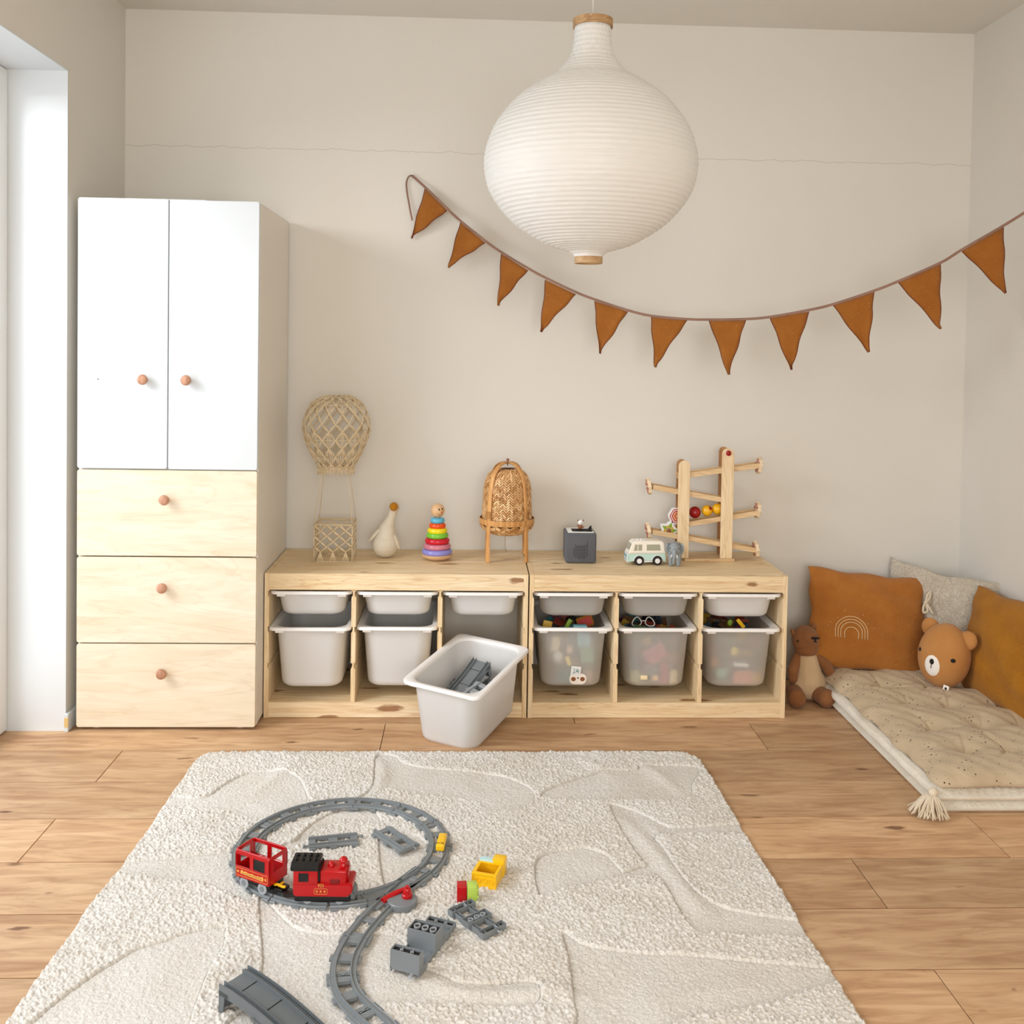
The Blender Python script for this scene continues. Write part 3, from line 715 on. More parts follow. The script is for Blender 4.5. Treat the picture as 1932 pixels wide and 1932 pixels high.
# --- plush goose
def from_px(Y, base, cx):                         # local x,z of a picture point on the plane Y, measured from base
    return lambda px, py, dy=0.0: Vector((atY(px, py, Y+dy)[0]-base.x, dy, atY(px, py, Y+dy)[2]-base.z))
gb = Vector((atY(727, 1046, -.16)[0], -.16, TZ)); g = thing('plush_goose', 'ivory stuffed goose with an ochre beak between balloon and stacking toy', 'soft toy', gb)
q = from_px(-.16, gb, 0)
zc = q(727, 1022).z
blob('body', [((0, 0, .052), (.052, .05, .052)), ((.004, 0, .09), (.036, .036, .045)), ('limb', q(729, 1000), .032, q(737, 980), .0185), ('limb', q(737, 980), .0185, q(743, 962), .0165), (q(744, 957), (.021, .022, .022))], M['goose'], g, .004, 4)
bk = obj('beak', sphere(bmesh.new(), q(743, 956, -.024), (.0165, .018, .0165), 20), M['gold_felt'], g, True)
for (a, b_, c_) in (((716, 998), (704, 1012), (695, 1021)), ((741, 1003), (749, 1022), (754, 1036))):
    obj('wing', tube(bmesh.new(), smoothpts([q(*a, -.006), q(*b_, -.014), q(*c_, -.012)], 5), [.004+.009*math.sin(PI*min(1, (k+2)/13)) for k in range(11)], 10, flat=(.55, 1.0)), M['goose'], g, True)
# --- stacking toy
sb = on_top(824.6, 1055); sb.y = -.19; sb.x = atY(824.6, 1050, -.19)[0]; sb.z = TZ
s = thing('stacking_toy', 'rainbow stacking ring toy with a smiling wooden ball head', 'toy', sb)
kk = .1967*3.79/FPX; zz = lambda c: (1738-c)*kk
obj('rocker_base', lathe([(0, 0), (.02, .0006), (.04, .004), (.055, .0125), (.0595, .019), (.0598, .0225), (.058, .0235), (0, .0235)], 48), M['skin_wood'], s, 40)
for c, hwid, m_ in ((1657, 147, 'c_purple'), (1605, 133, 'c_pink'), (1552, 120, 'c_red'), (1500, 107, 'c_green'), (1455, 97, 'c_yellow'), (1408, 82, 'c_orange'), (1358, 70, 'c_blue')):
    R_, zc, hh = hwid*kk, zz(c), 27*kk; n = 10
    pr = [(.008, zc-hh)]+[(R_-hh*.9+hh*.9*math.cos(a), zc+hh*math.sin(a)) for a in [-PI/2+PI*k/n for k in range(n+1)]]+[(.008, zc+hh)]
    obj('ring', lathe(pr, 40, cap=False), M[m_], s, 50, label=m_[2:]+' ring')
hz = zz(1262); hr = 68*kk
hd = obj('head', sphere(bmesh.new(), (0, 0, hz), hr, 28), M['skin_wood'], s, True)
obj('peg', lathe([(.007, .02), (.007, hz)], 12), M['skin_wood'], s, 40)
def on_head(az, el): d = Vector((math.sin(az)*math.cos(el), -math.cos(az)*math.cos(el), math.sin(el))); return d
for az, el, r, mm, nm in ((.22, .27, .0035, 'black', 'eye'), (.75, .30, .0035, 'black', 'eye'), (.62, -.12, .003, 'c_red', 'nose')):
    d = on_head(az, el); obj(nm, sphere(bmesh.new(), Vector((0, 0, hz))+d*hr, (r*.75 if nm == 'eye' else r, r*.5, r*1.25 if nm == 'eye' else r), 10, rot=d.to_track_quat('-Y', 'Z').to_matrix()), M[mm], hd, True)
obj('mouth', tube(bmesh.new(), [Vector((0, 0, hz))+on_head(a, -.30-.22*math.sin(PI*(a+.1)/.95))*hr*1.005 for a in [-.1+.95*k/10 for k in range(11)]], .0008, 6), M['copper'], hd, True)

# --- woven bamboo lamp
LB = Vector((atY(955, 1055, -.165)[0], -.165, TZ)); lp = thing('bamboo_lamp', 'woven bamboo table lamp on four splayed legs', 'lamp', LB)
q = from_px(-.165, LB, 0); s3 = 3.82/FPX
zt = lambda py: q(955, py).z
shade = [(.030, zt(884)), (.055, zt(887)), (.072, zt(894)), (.083, zt(905)), (.089, zt(918)), (.091, zt(935)), (.093, zt(955)), (.0955, zt(978))]
bowl = [(.1045, zt(977)), (.1045, zt(986)), (.100, zt(992)), (.086, zt(999)), (.06, zt(1005)), (.03, zt(1007)), (0, zt(1007.5))]
obj('shadow_liner', lathe([(0, shade[0][1])]+[(r-.0025, z) for r, z in shade]+[(r-.003, z) for r, z in bowl[2:]], 40), M['weave_shadow'], lp, 60)  # dark lining added to put shade into the gaps between the strips
def weave(name, prof, NC, dz):
    sp = smoothpts([(r, 0, z) for r, z in prof], 8); ac = [0]
    for a, b in zip(sp[:-1], sp[1:]): ac.append(ac[-1]+(b-a).length)
    def P(th, s_, lift):
        s_ = max(0, min(ac[-1]-1e-6, s_)); i = max(j for j in range(len(ac)) if ac[j] <= s_); i = min(i, len(sp)-2)
        p = sp[i].lerp(sp[i+1], (s_-ac[i])/max(1e-9, ac[i+1]-ac[i])); t = (sp[i+1]-sp[i]).normalized(); n = Vector((-t.z, 0, t.x)); n = -n if n.x < 0 else n
        p = p+n*lift; return (p.x*math.cos(th), p.x*math.sin(th), p.z)
    V, F = [], []; nr = int(ac[-1]/dz)+1
    for k in range(NC):
        t0, t1 = 2*PI*k/NC, 2*PI*(k+1)/NC; up = 1 if k % 2 else -1
        for j in range(-1, nr+1):
            s0 = (j+.5)*dz+(rng.random()-.5)*.0008; sl = dz*1.25*up; hh = dz*.385
            if s0 < -.004 or s0 > ac[-1]+.004: continue
            e = (t1-t0)*.03; b = len(V)
            for lift in (-.001, .0012+(.0009 if (j+k) % 3 else 0)):
                for th, ss in ((t0+e, s0-sl/2-hh), (t0+e, s0-sl/2+hh), (t1-e, s0+sl/2+hh), (t1-e, s0+sl/2-hh)): V.append(P(th, ss, lift-(.0007 if lift > 0 and th < t0+e*2 else 0)))
            F += [(b+4, b+7, b+6, b+5), (b, b+1, b+5, b+4), (b+1, b+2, b+6, b+5), (b+2, b+3, b+7, b+6), (b+3, b, b+4, b+7)]
    o = obj(name, (V, [], F), [M['weave'], M['weave_b'], M['weave_c']], lp); o['kind'] = 'stuff'
    mi = np.repeat(rng.choice([0, 0, 1, 2], len(F)//5), 5); o.data.polygons.foreach_set('material_index', mi.astype(np.int32)); return o
weave('woven_shade', shade, 46, .0098); weave('woven_bowl', bowl[1:6], 34, .0085)
obj('hoop', lathe([(.1055, zt(986)), (.1062, zt(985)), (.1062, zt(976)), (.1045, zt(975.5)), (.1035, zt(986)), (.1055, zt(986))], 56, cap=False), M['bamboo'], lp, 40)
for sx, sy in ((-1, -1), (1, -1), (-1, 1), (1, 1)):
    fx = .0712*sx; fy = sy*.0712; az = math.atan2(fy, fx); ux, uy = math.cos(az), math.sin(az)
    R0 = math.hypot(fx, fy)
    pts = [(R0+.004, .002), (R0+.0015, .10), (R0-.0015, .19), (R0-.006, .26), (R0-.017, .315), (R0-.04, .352), (R0-.066, .369), (.012, .372)]
    P = smoothpts([(ux*r, uy*r, z) for r, z in pts], 5)
    obj('leg', tube(bmesh.new(), P, 1, 8, flat=(.0042, .0105, (ux, uy, 0))), M['bamboo'], lp, 50)
    bm = bmesh.new()
    for k in range(7):
        zc = .168+.0042*k; r = R0-.0005-(zc-.16)*.03
        tube(bm, [Vector((ux*(r+a), uy*(r+a), zc))+Vector((-uy, ux, 0))*b for a, b in ((-.006, -.0118), (.0062, -.0118), (.0062, .0118), (-.006, .0118))], .0013, 5, closed=True)
    obj('cane_binding', bm, M['bamboo'], lp, True)
obj('finial', lathe([(.0022, .36), (.0022, .378), (.0055, .379), (.006, .384), (.004, .388), (0, .389)], 16), M['copper'], lp, 40)
obj('cord', tube(bmesh.new(), smoothpts([(-.006, .0, zt(1006)), (-.005, .02, zt(1015)), (-.004, .06, .05), (.0, .105, .016), (.004, .135, .0035), (.006, .152, .003)], 6), .0022, 6), M['cord'], lp, True)

# --- audio cube and figurine
AB = Vector((atY(1096, 1063, -.245)[0], -.187, TZ)); ac_ = thing('audio_cube', 'charcoal cloth covered cube speaker with a white top', 'speaker', AB)
h = .0585
obj('body', bxm(-h, h, -h, h, .0015, .1165, .008, 3), M['speaker'], ac_, 40)
obj('top_plate', bxm(-h+.008, h-.008, -h+.008, h-.008, .113, .1185, .003, 2), M['white_plastic'], ac_, 40)
obj('dark_pad', bxm(-h+.026, h-.012, -h+.022, .022, .1183, .1192, .0004, 1), M['black_matt'], ac_)
bm = bmesh.new()
cols = {0: range(2, 7), 1: range(0, 9), 2: range(0, 10)}
for i in range(10):
    lo, hi = (2 if i in (0,) else 1 if i in (1, 8) else 0, 9)
    top = {0: 7, 1: 10, 2: 9, 3: 9, 4: 9, 5: 9, 6: 9, 7: 9, 8: 10, 9: 12}[i]; bot = {0: 2, 1: 1, 2: 1, 3: 0, 4: 0, 5: 0, 6: 0, 7: 0, 8: 1, 9: 2}[i]
    for j in range(bot, top): lathe([(0, 0), (.0017, 0), (.0017, .0004), (0, .0004)], 8, bm, Matrix.Translation((-.028+.0058*i, -h-.0001, .0205+.0058*j)) @ Matrix.Rotation(PI/2, 4, 'X'))
o = obj('speaker_holes', bm, M['speaker_hole'], ac_); o['kind'] = 'stuff'
for x, y, hh in ((-.012, -.028, .0), (.033, -.026, .022)):
    if hh: prism_ = obj('ear_button', prism(bmesh.new(), [(x-.011, .118), (x+.009, .118), (x+.008, .118+hh), (x+.003, .118+hh*.86)], y-.006, y+.006, 'xz', bev=.0015), M['black_matt'], ac_, 40)
FB = AB+Vector((.002, -.014, .1187)); fg = thing('toy_figurine', 'tiny white-faced animal figurine in a brown vest standing on the cube speaker', 'figurine', FB)
bmf = obj('stand', lathe([(.0125, 0), (.0125, .004), (.009, .006)], 20, M4=Matrix.Translation((-.004, 0, 0))), M['black_matt'], fg, 40)
blob('body', [((-.002, 0, .014), (.0085, .0075, .0105)), ('limb', (-.008, -.001, .017), .003, (-.014, -.005, .020), .0022), ('limb', (.005, -.001, .017), .003, (.011, -.004, .011), .0022)], M['copper'], fg, .0012, 3)
hd = obj('head', sphere(bmesh.new(), (-.001, -.001, .031), (.0105, .009, .0100), 18), M['white_plastic'], fg, True)
for sx in (-1, 1):
    obj('ear', sphere(bmesh.new(), (-.001+sx*.0095, 0, .0385), (.0032, .002, .0032), 10), M['copper'], fg, True)
    obj('eye', sphere(bmesh.new(), (-.001+sx*.0035, -.0092, .0335), .0011, 8), M['black'], hd, True)
obj('nose', sphere(bmesh.new(), (-.001, -.0098, .0300), (.0018, .001, .0012), 8), M['black'], hd, True)

# --- toy van
VB = Vector((atY(1220, 1066, -.27)[0], -.235, TZ)); va = thing('toy_van', 'small white and mint toy camper van beside the grey elephant', 'toy car', VB, (0, 0, math.radians(4)))
sh = [(-.072, .016), (-.0735, .030), (-.071, .045), (-.066, .060), (-.058, .082), (-.048, .0895), (.05, .0895), (.062, .084), (.067, .072), (.0705, .045), (.0725, .028), (.0715, .016)]
low = [(-.072, .012), (-.0738, .022), (-.0738, .030), (-.0712, .046), (.0708, .046), (.0728, .028), (.072, .012)]
up = [(-.0712, .046), (-.066, .062), (-.0575, .084), (-.047, .0915), (.052, .0915), (.063, .086), (.0672, .074), (.0708, .046)]
low_arch = [(-.072, .012), (-.0738, .022), (-.0738, .030), (-.0712, .046), (.0708, .046), (.0728, .028), (.072, .012)]
bxs = []
def arch(cx, r=.0195, n=8): return [(cx+r*math.cos(a), .0165+r*math.sin(a)) for a in [PI*k/n for k in range(n+1)]]
pl2 = [(-.0738, .012), (-.0738, .030), (-.0712, .046), (.0708, .046), (.0728, .028), (.0728, .012)]+[(x, max(.012, z)) for x, z in arch(.040)]+[(x, max(.012, z)) for x, z in arch(-.030)]
obj('lower_body', prism(bmesh.new(), pl2, -.031, .031, 'xz', bev=.0025), M['mint'], va, 40)
obj('upper_body', prism(bmesh.new(), up, -.0295, .0295, 'xz', bev=.0035), M['cream_plastic'], va, 40)
obj('front_mask', prism(bmesh.new(), [(-.0755, .012), (-.0765, .026), (-.0745, .044), (-.060, .044), (-.062, .036), (-.055, .014)], -.0285, .0285, 'xz', bev=.003), M['white_plastic'], va, 40)
obj('sill', bxm(-.012, .022, -.0325, .0325, .012, .017, .0015, 1), M['white_plastic'], va, 40)
for cx in (.040, -.030):
    bm = bmesh.new()
    tube(bm, [Vector((x, -.0315, z)) for x, z in arch(cx, .0215, 10)], .0016, 6); obj('wheel_arch', bm, M['white_plastic'], va, True)
for cx in (.040, -.030):
    for sy in (-1, 1):
        w_ = obj('wheel', lathe([(.006, -.006), (.015, -.006), (.0168, -.0045), (.0168, .0045), (.015, .006), (.006, .006)], 28, M4=Matrix.Translation((cx, sy*.0275, .0168)) @ Matrix.Rotation(PI/2, 4, 'X')), M['tyre'], va, 40)
        obj('hubcap', lathe([(.0098, -.0066), (.0102, 0), (.0098, .0066), (.006, .0072), (0, .0075)], 20, M4=Matrix.Translation((cx, sy*.0275, .0168)) @ Matrix.Rotation(PI/2 if sy < 0 else -PI/2, 4, 'X')), M['white_plastic'], w_, 40)
for x0, x1, t0, t1 in ((-.052, -.020, -.047, -.020), (-.002, .052, -.002, .049)):
    for sy in (-1,):
        obj('window', prism(bmesh.new(), [(x0, .056), (x1, .056), (t1, .079), (t0, .079)], -.0302, -.0296, 'xz'), M['van_glass'], va)
obj('windscreen', prism(bmesh.new(), [(-.0690, .058), (-.0612, .081), (-.0595, .081), (-.0675, .058)], -.024, .024, 'xz'), M['van_glass'], va)
obj('belt_line', bxm(-.0722, .0716, -.0317, .0317, .0448, .0472, .0006, 1), M['cream_plastic'], va)
obj('cab_bar', bxm(-.037, -.0345, -.0308, -.0302, .056, .079), M['cream_plastic'], va)
for x in (-.0305, -.017):
    obj('roof_stud', lathe([(.0045, .0905), (.0045, .0945), (.0035, .0955), (0, .0956)], 16, M4=Matrix.Translation((x, 0, 0))), M['white_plastic'], va, 40)
bm = bmesh.new()                                # pale blue round badge and lamp outline on the nose
for (yy, zz_) in ((-.012, .034), (.012, .034)): tube(bm, [Vector((-.0772, yy+.006*math.cos(t*PI/8), zz_+.006*math.sin(t*PI/8))) for t in range(16)], .0008, 5, closed=True)
tube(bm, [(-.0778, -.016, .020), (-.078, -.005, .0215), (-.078, .005, .0215), (-.0778, .016, .020)], .0012, 5)
obj('nose_print', bm, M['teal_print'], va, True)

# --- elephant
EB = Vector((atY(1275, 1068, -.285)[0], -.262, TZ)); el = thing('toy_elephant', 'grey plastic elephant figure facing the camera beside the toy van', 'toy', EB, (0, 0, math.radians(-14)))
blob('body', [((0, .012, .060), (.027, .036, .030)), ((0, -.022, .068), (.023, .02, .026)), ((-.012, .030, .062), (.014, .016, .022)), ((.012, .030, .062), (.014, .016, .022)),
     ('limb', (-.015, -.008, .05), .0115, (-.014, -.014, .007), .0085), ('limb', (.015, -.008, .05), .0115, (.014, -.012, .007), .0085), ('limb', (-.015, .034, .05), .012, (-.015, .036, .007), .009), ('limb', (.015, .034, .05), .012, (.015, .036, .007), .009),
     ('limb', (0, -.04, .062), .0105, (-.001, -.046, .040), .0068), ('limb', (-.001, -.046, .040), .0068, (-.003, -.045, .016), .005), ('limb', (0, .048, .07), .004, (0, .052, .035), .002), ((0, -.03, .085), (.014, .012, .008))], M['grey_elephant'], el, .0022, 3)
for s_ in (-1, 1):
    obj('ear', sphere(bmesh.new(), (s_*.024, -.012, .066), (.013, .0035, .023), 14, rot=Euler((0, s_*.15, s_*-.55)).to_matrix()), M['grey_elephant'], el, True)
    obj('eye', sphere(bmesh.new(), (s_*.0165, -.0365, .072), .0022, 8), M['black'], el, True)
    obj('tusk', tube(bmesh.new(), smoothpts([(s_*.009, -.042, .050), (s_*.011, -.049, .041), (s_*.011, -.055, .040)], 4), [.0024]*6+[.002, .0016, .001], 7), M['white_plastic'], el, True)

# --- marble run
FY0, FY1 = -.178, -.098
R0_ = Vector((atY(1326, 1055, FY0)[0], (FY0+FY1)/2, TZ)); mr = thing('marble_run', 'tall wooden ball run with sloping rails and striped end discs', 'toy', R0_)
q = lambda px, py, Y=FY0: Vector((atY(px, py, Y)[0]-R0_.x, Y-R0_.y, atY(px, py, Y)[2]-TZ))
obj('base', bxm(q(1291, 1058).x, q(1384.5, 1058).x, -.052, .052, 0, .010, .001, 1), M['beech_x'], mr)
def post(pxl, pxr, pyt, Y, mat, th=.009):
    x0, x1, zt_ = q(pxl, 950, Y).x, q(pxr, 950, Y).x, q((pxl+pxr)/2, pyt, Y).z; r = (x1-x0)/2
    poly = [(x0, .0098), (x1, .0098)]+[((x0+x1)/2+r*math.cos(a), zt_-r+r*math.sin(a)) for a in [PI*k/12 for k in range(13)]]
    y = Y-R0_.y; obj('post', prism(bmesh.new(), poly, y-(0 if Y < -.12 else 0), y+th, 'xz', bev=.0012), M[mat], mr, 40)
post(1279.5, 1301, 869, FY0, 'beech'); post(1361, 1383.5, 846, FY0, 'beech'); post(1275.5, 1294, 866.5, FY1, 'beech_shaded'); post(1355, 1372, 843, FY1, 'beech_shaded')
def rail(p0, p1):
    a, b = q(*p0, -.14), q(*p1, -.14); d = (b-a); L_ = d.length; ang = math.atan2(d.z, d.x)
    M4 = Matrix.Translation(a) @ Matrix.Rotation(-ang, 4, 'Y')
    bm = bmesh.new()
    # U-shaped channel: floor and two cheeks
    box(bm, 0, L_, -.024, .024, -.010, -.006, 0, M4=M4); box(bm, 0, L_, -.028, -.022, -.0105, .0085, .0005, 1, M4=M4); box(bm, 0, L_, .022, .028, -.0105, .0085, .0005, 1, M4=M4)
    return obj('rail', bm, M['beech_x'], mr)
def disc(px, py, tilt=0):
    c = q(px, py, -.14); bm = bmesh.new(); n = 48; R = .0335
    poly = [((R-.0035*abs(math.sin(4*t)))*math.cos(t), (R-.0035*abs(math.sin(4*t)))*math.sin(t)) for t in [2*PI*k/n for k in range(n)]]
    M4 = Matrix.Translation(c) @ Matrix.Rotation(tilt, 4, 'Y')
    d = obj('end_disc', prism(bmesh.new(), poly, -.0065, .0065, 'yz', bev=.001, M4=M4), M['petal_wood'], mr, 30)
    bm = bmesh.new()
    for k in range(8):
        for s_ in (-1, 1):
            t = (k+.25)*PI/4; a1 = Vector((s_*.0068, .006*math.cos(t), .006*math.sin(t))); a2 = Vector((s_*.0068, (R-.005)*math.cos(t+.1), (R-.005)*math.sin(t+.1)))
            tube(bm, [M4 @ a1, M4 @ ((a1+a2)/2), M4 @ a2], [.0014, .0034, .0040], 6, flat=(.25, 1, (1, 0, 0)))
    obj('stripe', bm, M['petal_red'], d, True)
rail((1277, 897), (1431, 876.5)); rail((1230, 917), (1361, 941)); rail((1297, 986), (1429, 965)); rail((1229, 1001), (1426, 1036))
for px, py, t in ((1432, 878, .12), (1224, 917, -.16), (1429, 962, .12), (1223, 1001, -.16), (1426, 1036, -.1)): disc(px, py, t)
obj('red_knob', lathe([(.010, 0), (.0105, .003), (.008, .0055), (.004, .006), (.003, .0045), (0, .0045)], 24, M4=Matrix.Translation(q(1374.5, 855)+Vector((0, .0, 0))) @ Matrix.Rotation(PI/2, 4, 'X')), M['ball_red'], mr, 50)
for px, py, r, m_, lb in ((1311, 966.5, .0232, 'ball_red', 'dark red wooden ball resting on a rail of the ball run'), (1334, 963.3, .0218, 'ball_yellow', 'yellow ball with a red patch, middle one on the rail'), (1353.8, 960.2, .0218, 'ball_yellow', 'plain yellow wooden ball against the tall post of the ball run')):
    p = atY(px, py, -.14)
    b_ = thing('wooden_ball', lb, 'ball', (p[0], -.14, p[2]), group='balls on the ball run')
    obj('sphere', sphere(bmesh.new(), (0, 0, 0), r, 32), M[m_], b_, True)
    if 'patch' in lb:
        bm = bmesh.new(); V, F = [], []; n = 6
        for i in range(n+1):
            for j in range(n+1):
                a = .25+.75*i/n; e = .25+.85*j/n*(1-.5*i/n); V.append((r*1.012*math.sin(a)*math.cos(e), -r*1.012*math.cos(a)*math.cos(e), r*1.012*math.sin(e)))
        obj('red_patch', (V, [], grid_mesh(V, n+1, n+1)), M['ball_red'], b_, True)
def wavy(R, n, amp, k=72): return [((R+amp*math.cos(n*t))*math.cos(t), (R+amp*math.cos(n*t))*math.sin(t)) for t in [2*PI*i/k for i in range(k)]]
p = atY(1277, 973, -.142); sw = thing('rolling_disc', 'wavy edged rolling disc with red and peach swirls behind the left post', 'toy', (p[0], -.142, p[2]))
for i, (R, m_) in enumerate(((.033, 'white_plastic'), (.0285, 'swirl_red'), (.0245, 'white_plastic'), (.0215, 'swirl_red'), (.017, 'swirl_peach'), (.0115, 'swirl_red'), (.008, 'swirl_peach'))):
    obj('disc' if i == 0 else 'swirl_band', prism(bmesh.new(), wavy(R, 6, R*.045), (-.010 if i == 0 else -.0102-.0003*i), (.010 if i == 0 else -.0099), 'xz', bev=.001 if i == 0 else 0), M[m_], sw, 30, label=None if i == 0 else m_.replace('_', ' ')+' band')
p = atY(1261, 1000, -.142); st = thing('rolling_disc', 'star shaped rolling disc with green and gold leaves lying on the lowest rail', 'toy', (p[0], -.142, p[2]), (0, math.radians(18), 0))
def star(R, r, n=5): return [(rr_*math.sin(t), rr_*math.cos(t)) for k in range(n*6) for t in [2*PI*k/(n*6)] for rr_ in [r+(R-r)*abs(1-(k % 6)/3.0)**1.4]]
obj('disc', prism(bmesh.new(), star(.040, .026), -.010, .010, 'xz', bev=.001), M['white_plastic'], st, 30)
for k in range(5):
    for j, m_ in ((0, 'leaf_green'), (1, 'leaf_gold')):
        t = 2*PI*(k+(.5 if j else 0))/5; R_ = .033 if j == 0 else .021
        poly = [(R_*math.sin(t), R_*math.cos(t)), (.019*math.sin(t+.42), .019*math.cos(t+.42)), (.007*math.sin(t), .007*math.cos(t)), (.019*math.sin(t-.42), .019*math.cos(t-.42))]
        obj('leaf', prism(bmesh.new(), poly, -.0106-.0003*j, -.0099, 'xz'), M[m_], st, label=m_.replace('_', ' '))
obj('centre', lathe([(.009, 0), (.009, .002), (.004, .003), (0, .003)], 20, M4=Matrix.Translation((0, -.0102, 0)) @ Matrix.Rotation(PI/2, 4, 'X')), M['copper'], st, 40)

# ================================================================== RUG
# outline on the floor (a slightly skewed rectangle), carved low areas traced as shapes on the floor plane
RGC = [Vector(at(*p)[:2]) for p in ((378, 1424), (1322, 1424))]
y_far = RGC[0].y; RY0, RY1 = y_far, -2.75
def rug_x(y, side):
    t = (y-RY0)/(-2.05-RY0)
    return (-.131+(-.167+.131)*t) if side < 0 else (1.487+(1.523-1.487)*t)
LOWS = [
 [(323, 1505), (367, 1507), (396, 1500), (419, 1483), (455, 1463), (486, 1457), (523, 1457), (548, 1461), (564, 1470), (574, 1488), (581, 1512), (560, 1528), (520, 1540), (481, 1544), (429, 1529), (378, 1524), (300, 1520)],
 [(208, 1630), (223, 1629), (300, 1622), (432, 1609), (470, 1606), (480, 1660), (470, 1700), (427, 1682), (388, 1671), (323, 1660), (195, 1645)],
 [(422, 1748), (349, 1761), (310, 1776), (259, 1791), (220, 1814), (186, 1834), (145, 1862), (103, 1893), (65, 1926), (40, 1960), (340, 1960), (357, 1930), (373, 1886), (388, 1849), (398, 1821), (422, 1785), (424, 1759)],
 [(490, 1692), (526, 1726), (566, 1756), (652, 1765), (745, 1767), (790, 1820), (842, 1845), (864, 1856), (924, 1859), (1009, 1854), (1010, 1897), (900, 1899), (800, 1895), (737, 1895), (690, 1905), (600, 1945), (430, 1945), (470, 1890), (494, 1831), (494, 1778)],
 [(787, 1578), (720, 1582), (714, 1590), (722, 1659), (740, 1685), (790, 1650), (812, 1615)],
 [(710, 1428), (704, 1478), (690, 1500), (660, 1515), (611, 1545), (580, 1566), (559, 1589), (533, 1598), (548, 1602), (572, 1590), (600, 1565), (650, 1548), (705, 1555), (718, 1550), (700, 1515), (715, 1490), (760, 1492), (800, 1500), (890, 1511), (924, 1529), (976, 1528), (1003, 1512), (1006, 1493), (961, 1469), (886, 1456), (804, 1450), (760, 1440), (745, 1428)],
 [(1020, 1499), (1073, 1474), (1110, 1463), (1143, 1455), (1199, 1452), (1214, 1446), (1316, 1447), (1306, 1480), (1296, 1508), (1184, 1509), (1073, 1508)],
 [(1151, 1523), (1184, 1525), (1214, 1538), (1252, 1558), (1281, 1562), (1414, 1556), (1422, 1572), (1300, 1574), (1237, 1579), (1250, 1600), (1274, 1638), (1311, 1683), (1363, 1713), (1437, 1729), (1518, 1742), (1545, 1768), (1450, 1766), (1380, 1762), (1320, 1762), (1292, 1732), (1248, 1661), (1218, 1631), (1184, 1586)],
 [(1015, 1618), (1091, 1601), (1121, 1605), (1147, 1616), (1170, 1642), (1181, 1645), (1218, 1634), (1230, 1652), (1160, 1656), (1073, 1676), (1035, 1687), (1015, 1684)],
 [(1062, 1758), (1095, 1780), (1147, 1793), (1214, 1799), (1300, 1804), (1431, 1815), (1580, 1829), (1592, 1845), (1529, 1867), (1431, 1899), (1300, 1919), (1240, 1945), (1097, 1945), (1088, 1914), (1080, 1866), (1073, 1810)],
]
CELLX, CELLY = .0021, .0021
xs_n = int((1.56+.20)/CELLX); ys = []
y = RY0
while y > -2.13: ys.append(y); y -= CELLY
while y > RY1: ys.append(y); y -= .012
ys.append(RY1); ys = np.array(ys); U = np.linspace(0, 1, xs_n)
xl = np.array([rug_x(v, -1) for v in ys]); xr = np.array([rug_x(v, 1) for v in ys])
# ragged selvedge and rounded far corners
def fnoise(n, k, a):
    base = rng.normal(0, 1, int(n/k)+3); return a*np.interp(np.arange(n)/k, np.arange(len(base)), base)
xl = xl+fnoise(len(ys), 4, .0010)+fnoise(len(ys), 60, .003); xr = xr+fnoise(len(ys), 4, .0010)+fnoise(len(ys), 50, .004)
dd = np.clip(1-(RY0-ys)/.06, 0, 1); xl = xl+.035*dd**2.2; dd2 = np.clip(1-(RY0-ys)/.09, 0, 1); xr = xr-.055*dd2**2.0
X = xl[None, :]+(xr-xl)[None, :]*U[:, None]; Y = np.repeat(ys[None, :], xs_n, 0)
Y = Y+(fnoise(xs_n, 4, .0008)+fnoise(xs_n, 60, .0015))[:, None]*(np.abs(ys-RY0) < .05)[None, :]
high = np.ones_like(X)
for lp_ in LOWS:
    P = np.array([at(a, b, .008)[:2] for a, b in lp_]); P2 = np.array([tuple(v[:2]) for v in smoothpts([(a, b, 0) for a, b in P], 4, True)])
    ins = np.zeros(X.shape, bool); x0, y0 = P2[-1]
    for x1, y1 in P2:
        c = ((Y < y1) != (Y < y0)); ins ^= c & (X < (x0-x1)*(Y-y1)/((y0-y1)+1e-12)+x1); x0, y0 = x1, y1
    high[ins] = 0
def blur(a, n):
    for _ in range(n):
        a = .25*np.roll(a, 1, 0)+.5*a+.25*np.roll(a, -1, 0); a = .25*np.roll(a, 1, 1)+.5*a+.25*np.roll(a, -1, 1)
    return a
hs = blur(high, 2); edge = np.clip(1-np.abs(blur(high, 2)-.40)*3.4, 0, 1)
def vnoise(sh, k):
    g = rng.normal(0, 1, (sh[0]//k+3, sh[1]//k+3)); a = np.arange(sh[0])/k; b = np.arange(sh[1])/k
    i, j = a.astype(int), b.astype(int); u, v = (a-i), (b-j); u = u*u*(3-2*u); v = v*v*(3-2*v); u = u[:, None]; v = v[None, :]
    return (g[i][:, j]*(1-u)*(1-v)+g[i+1][:, j]*u*(1-v)+g[i][:, j+1]*(1-u)*v+g[i+1][:, j+1]*u*v)
sh = X.shape
tuft = .0015*vnoise(sh, 2)+.0013*vnoise(sh, 3)+.0004*rng.normal(0, 1, sh)
tuft = np.where(tuft > 0, tuft*1.25, tuft*.8)
flat = .0005*rng.normal(0, 1, sh)+.0006*vnoise(sh, 3)
Z = .0065+hs*.0062+hs*tuft+(1-hs)*flat-edge*.0062
Z += .0012*vnoise(sh, 40)
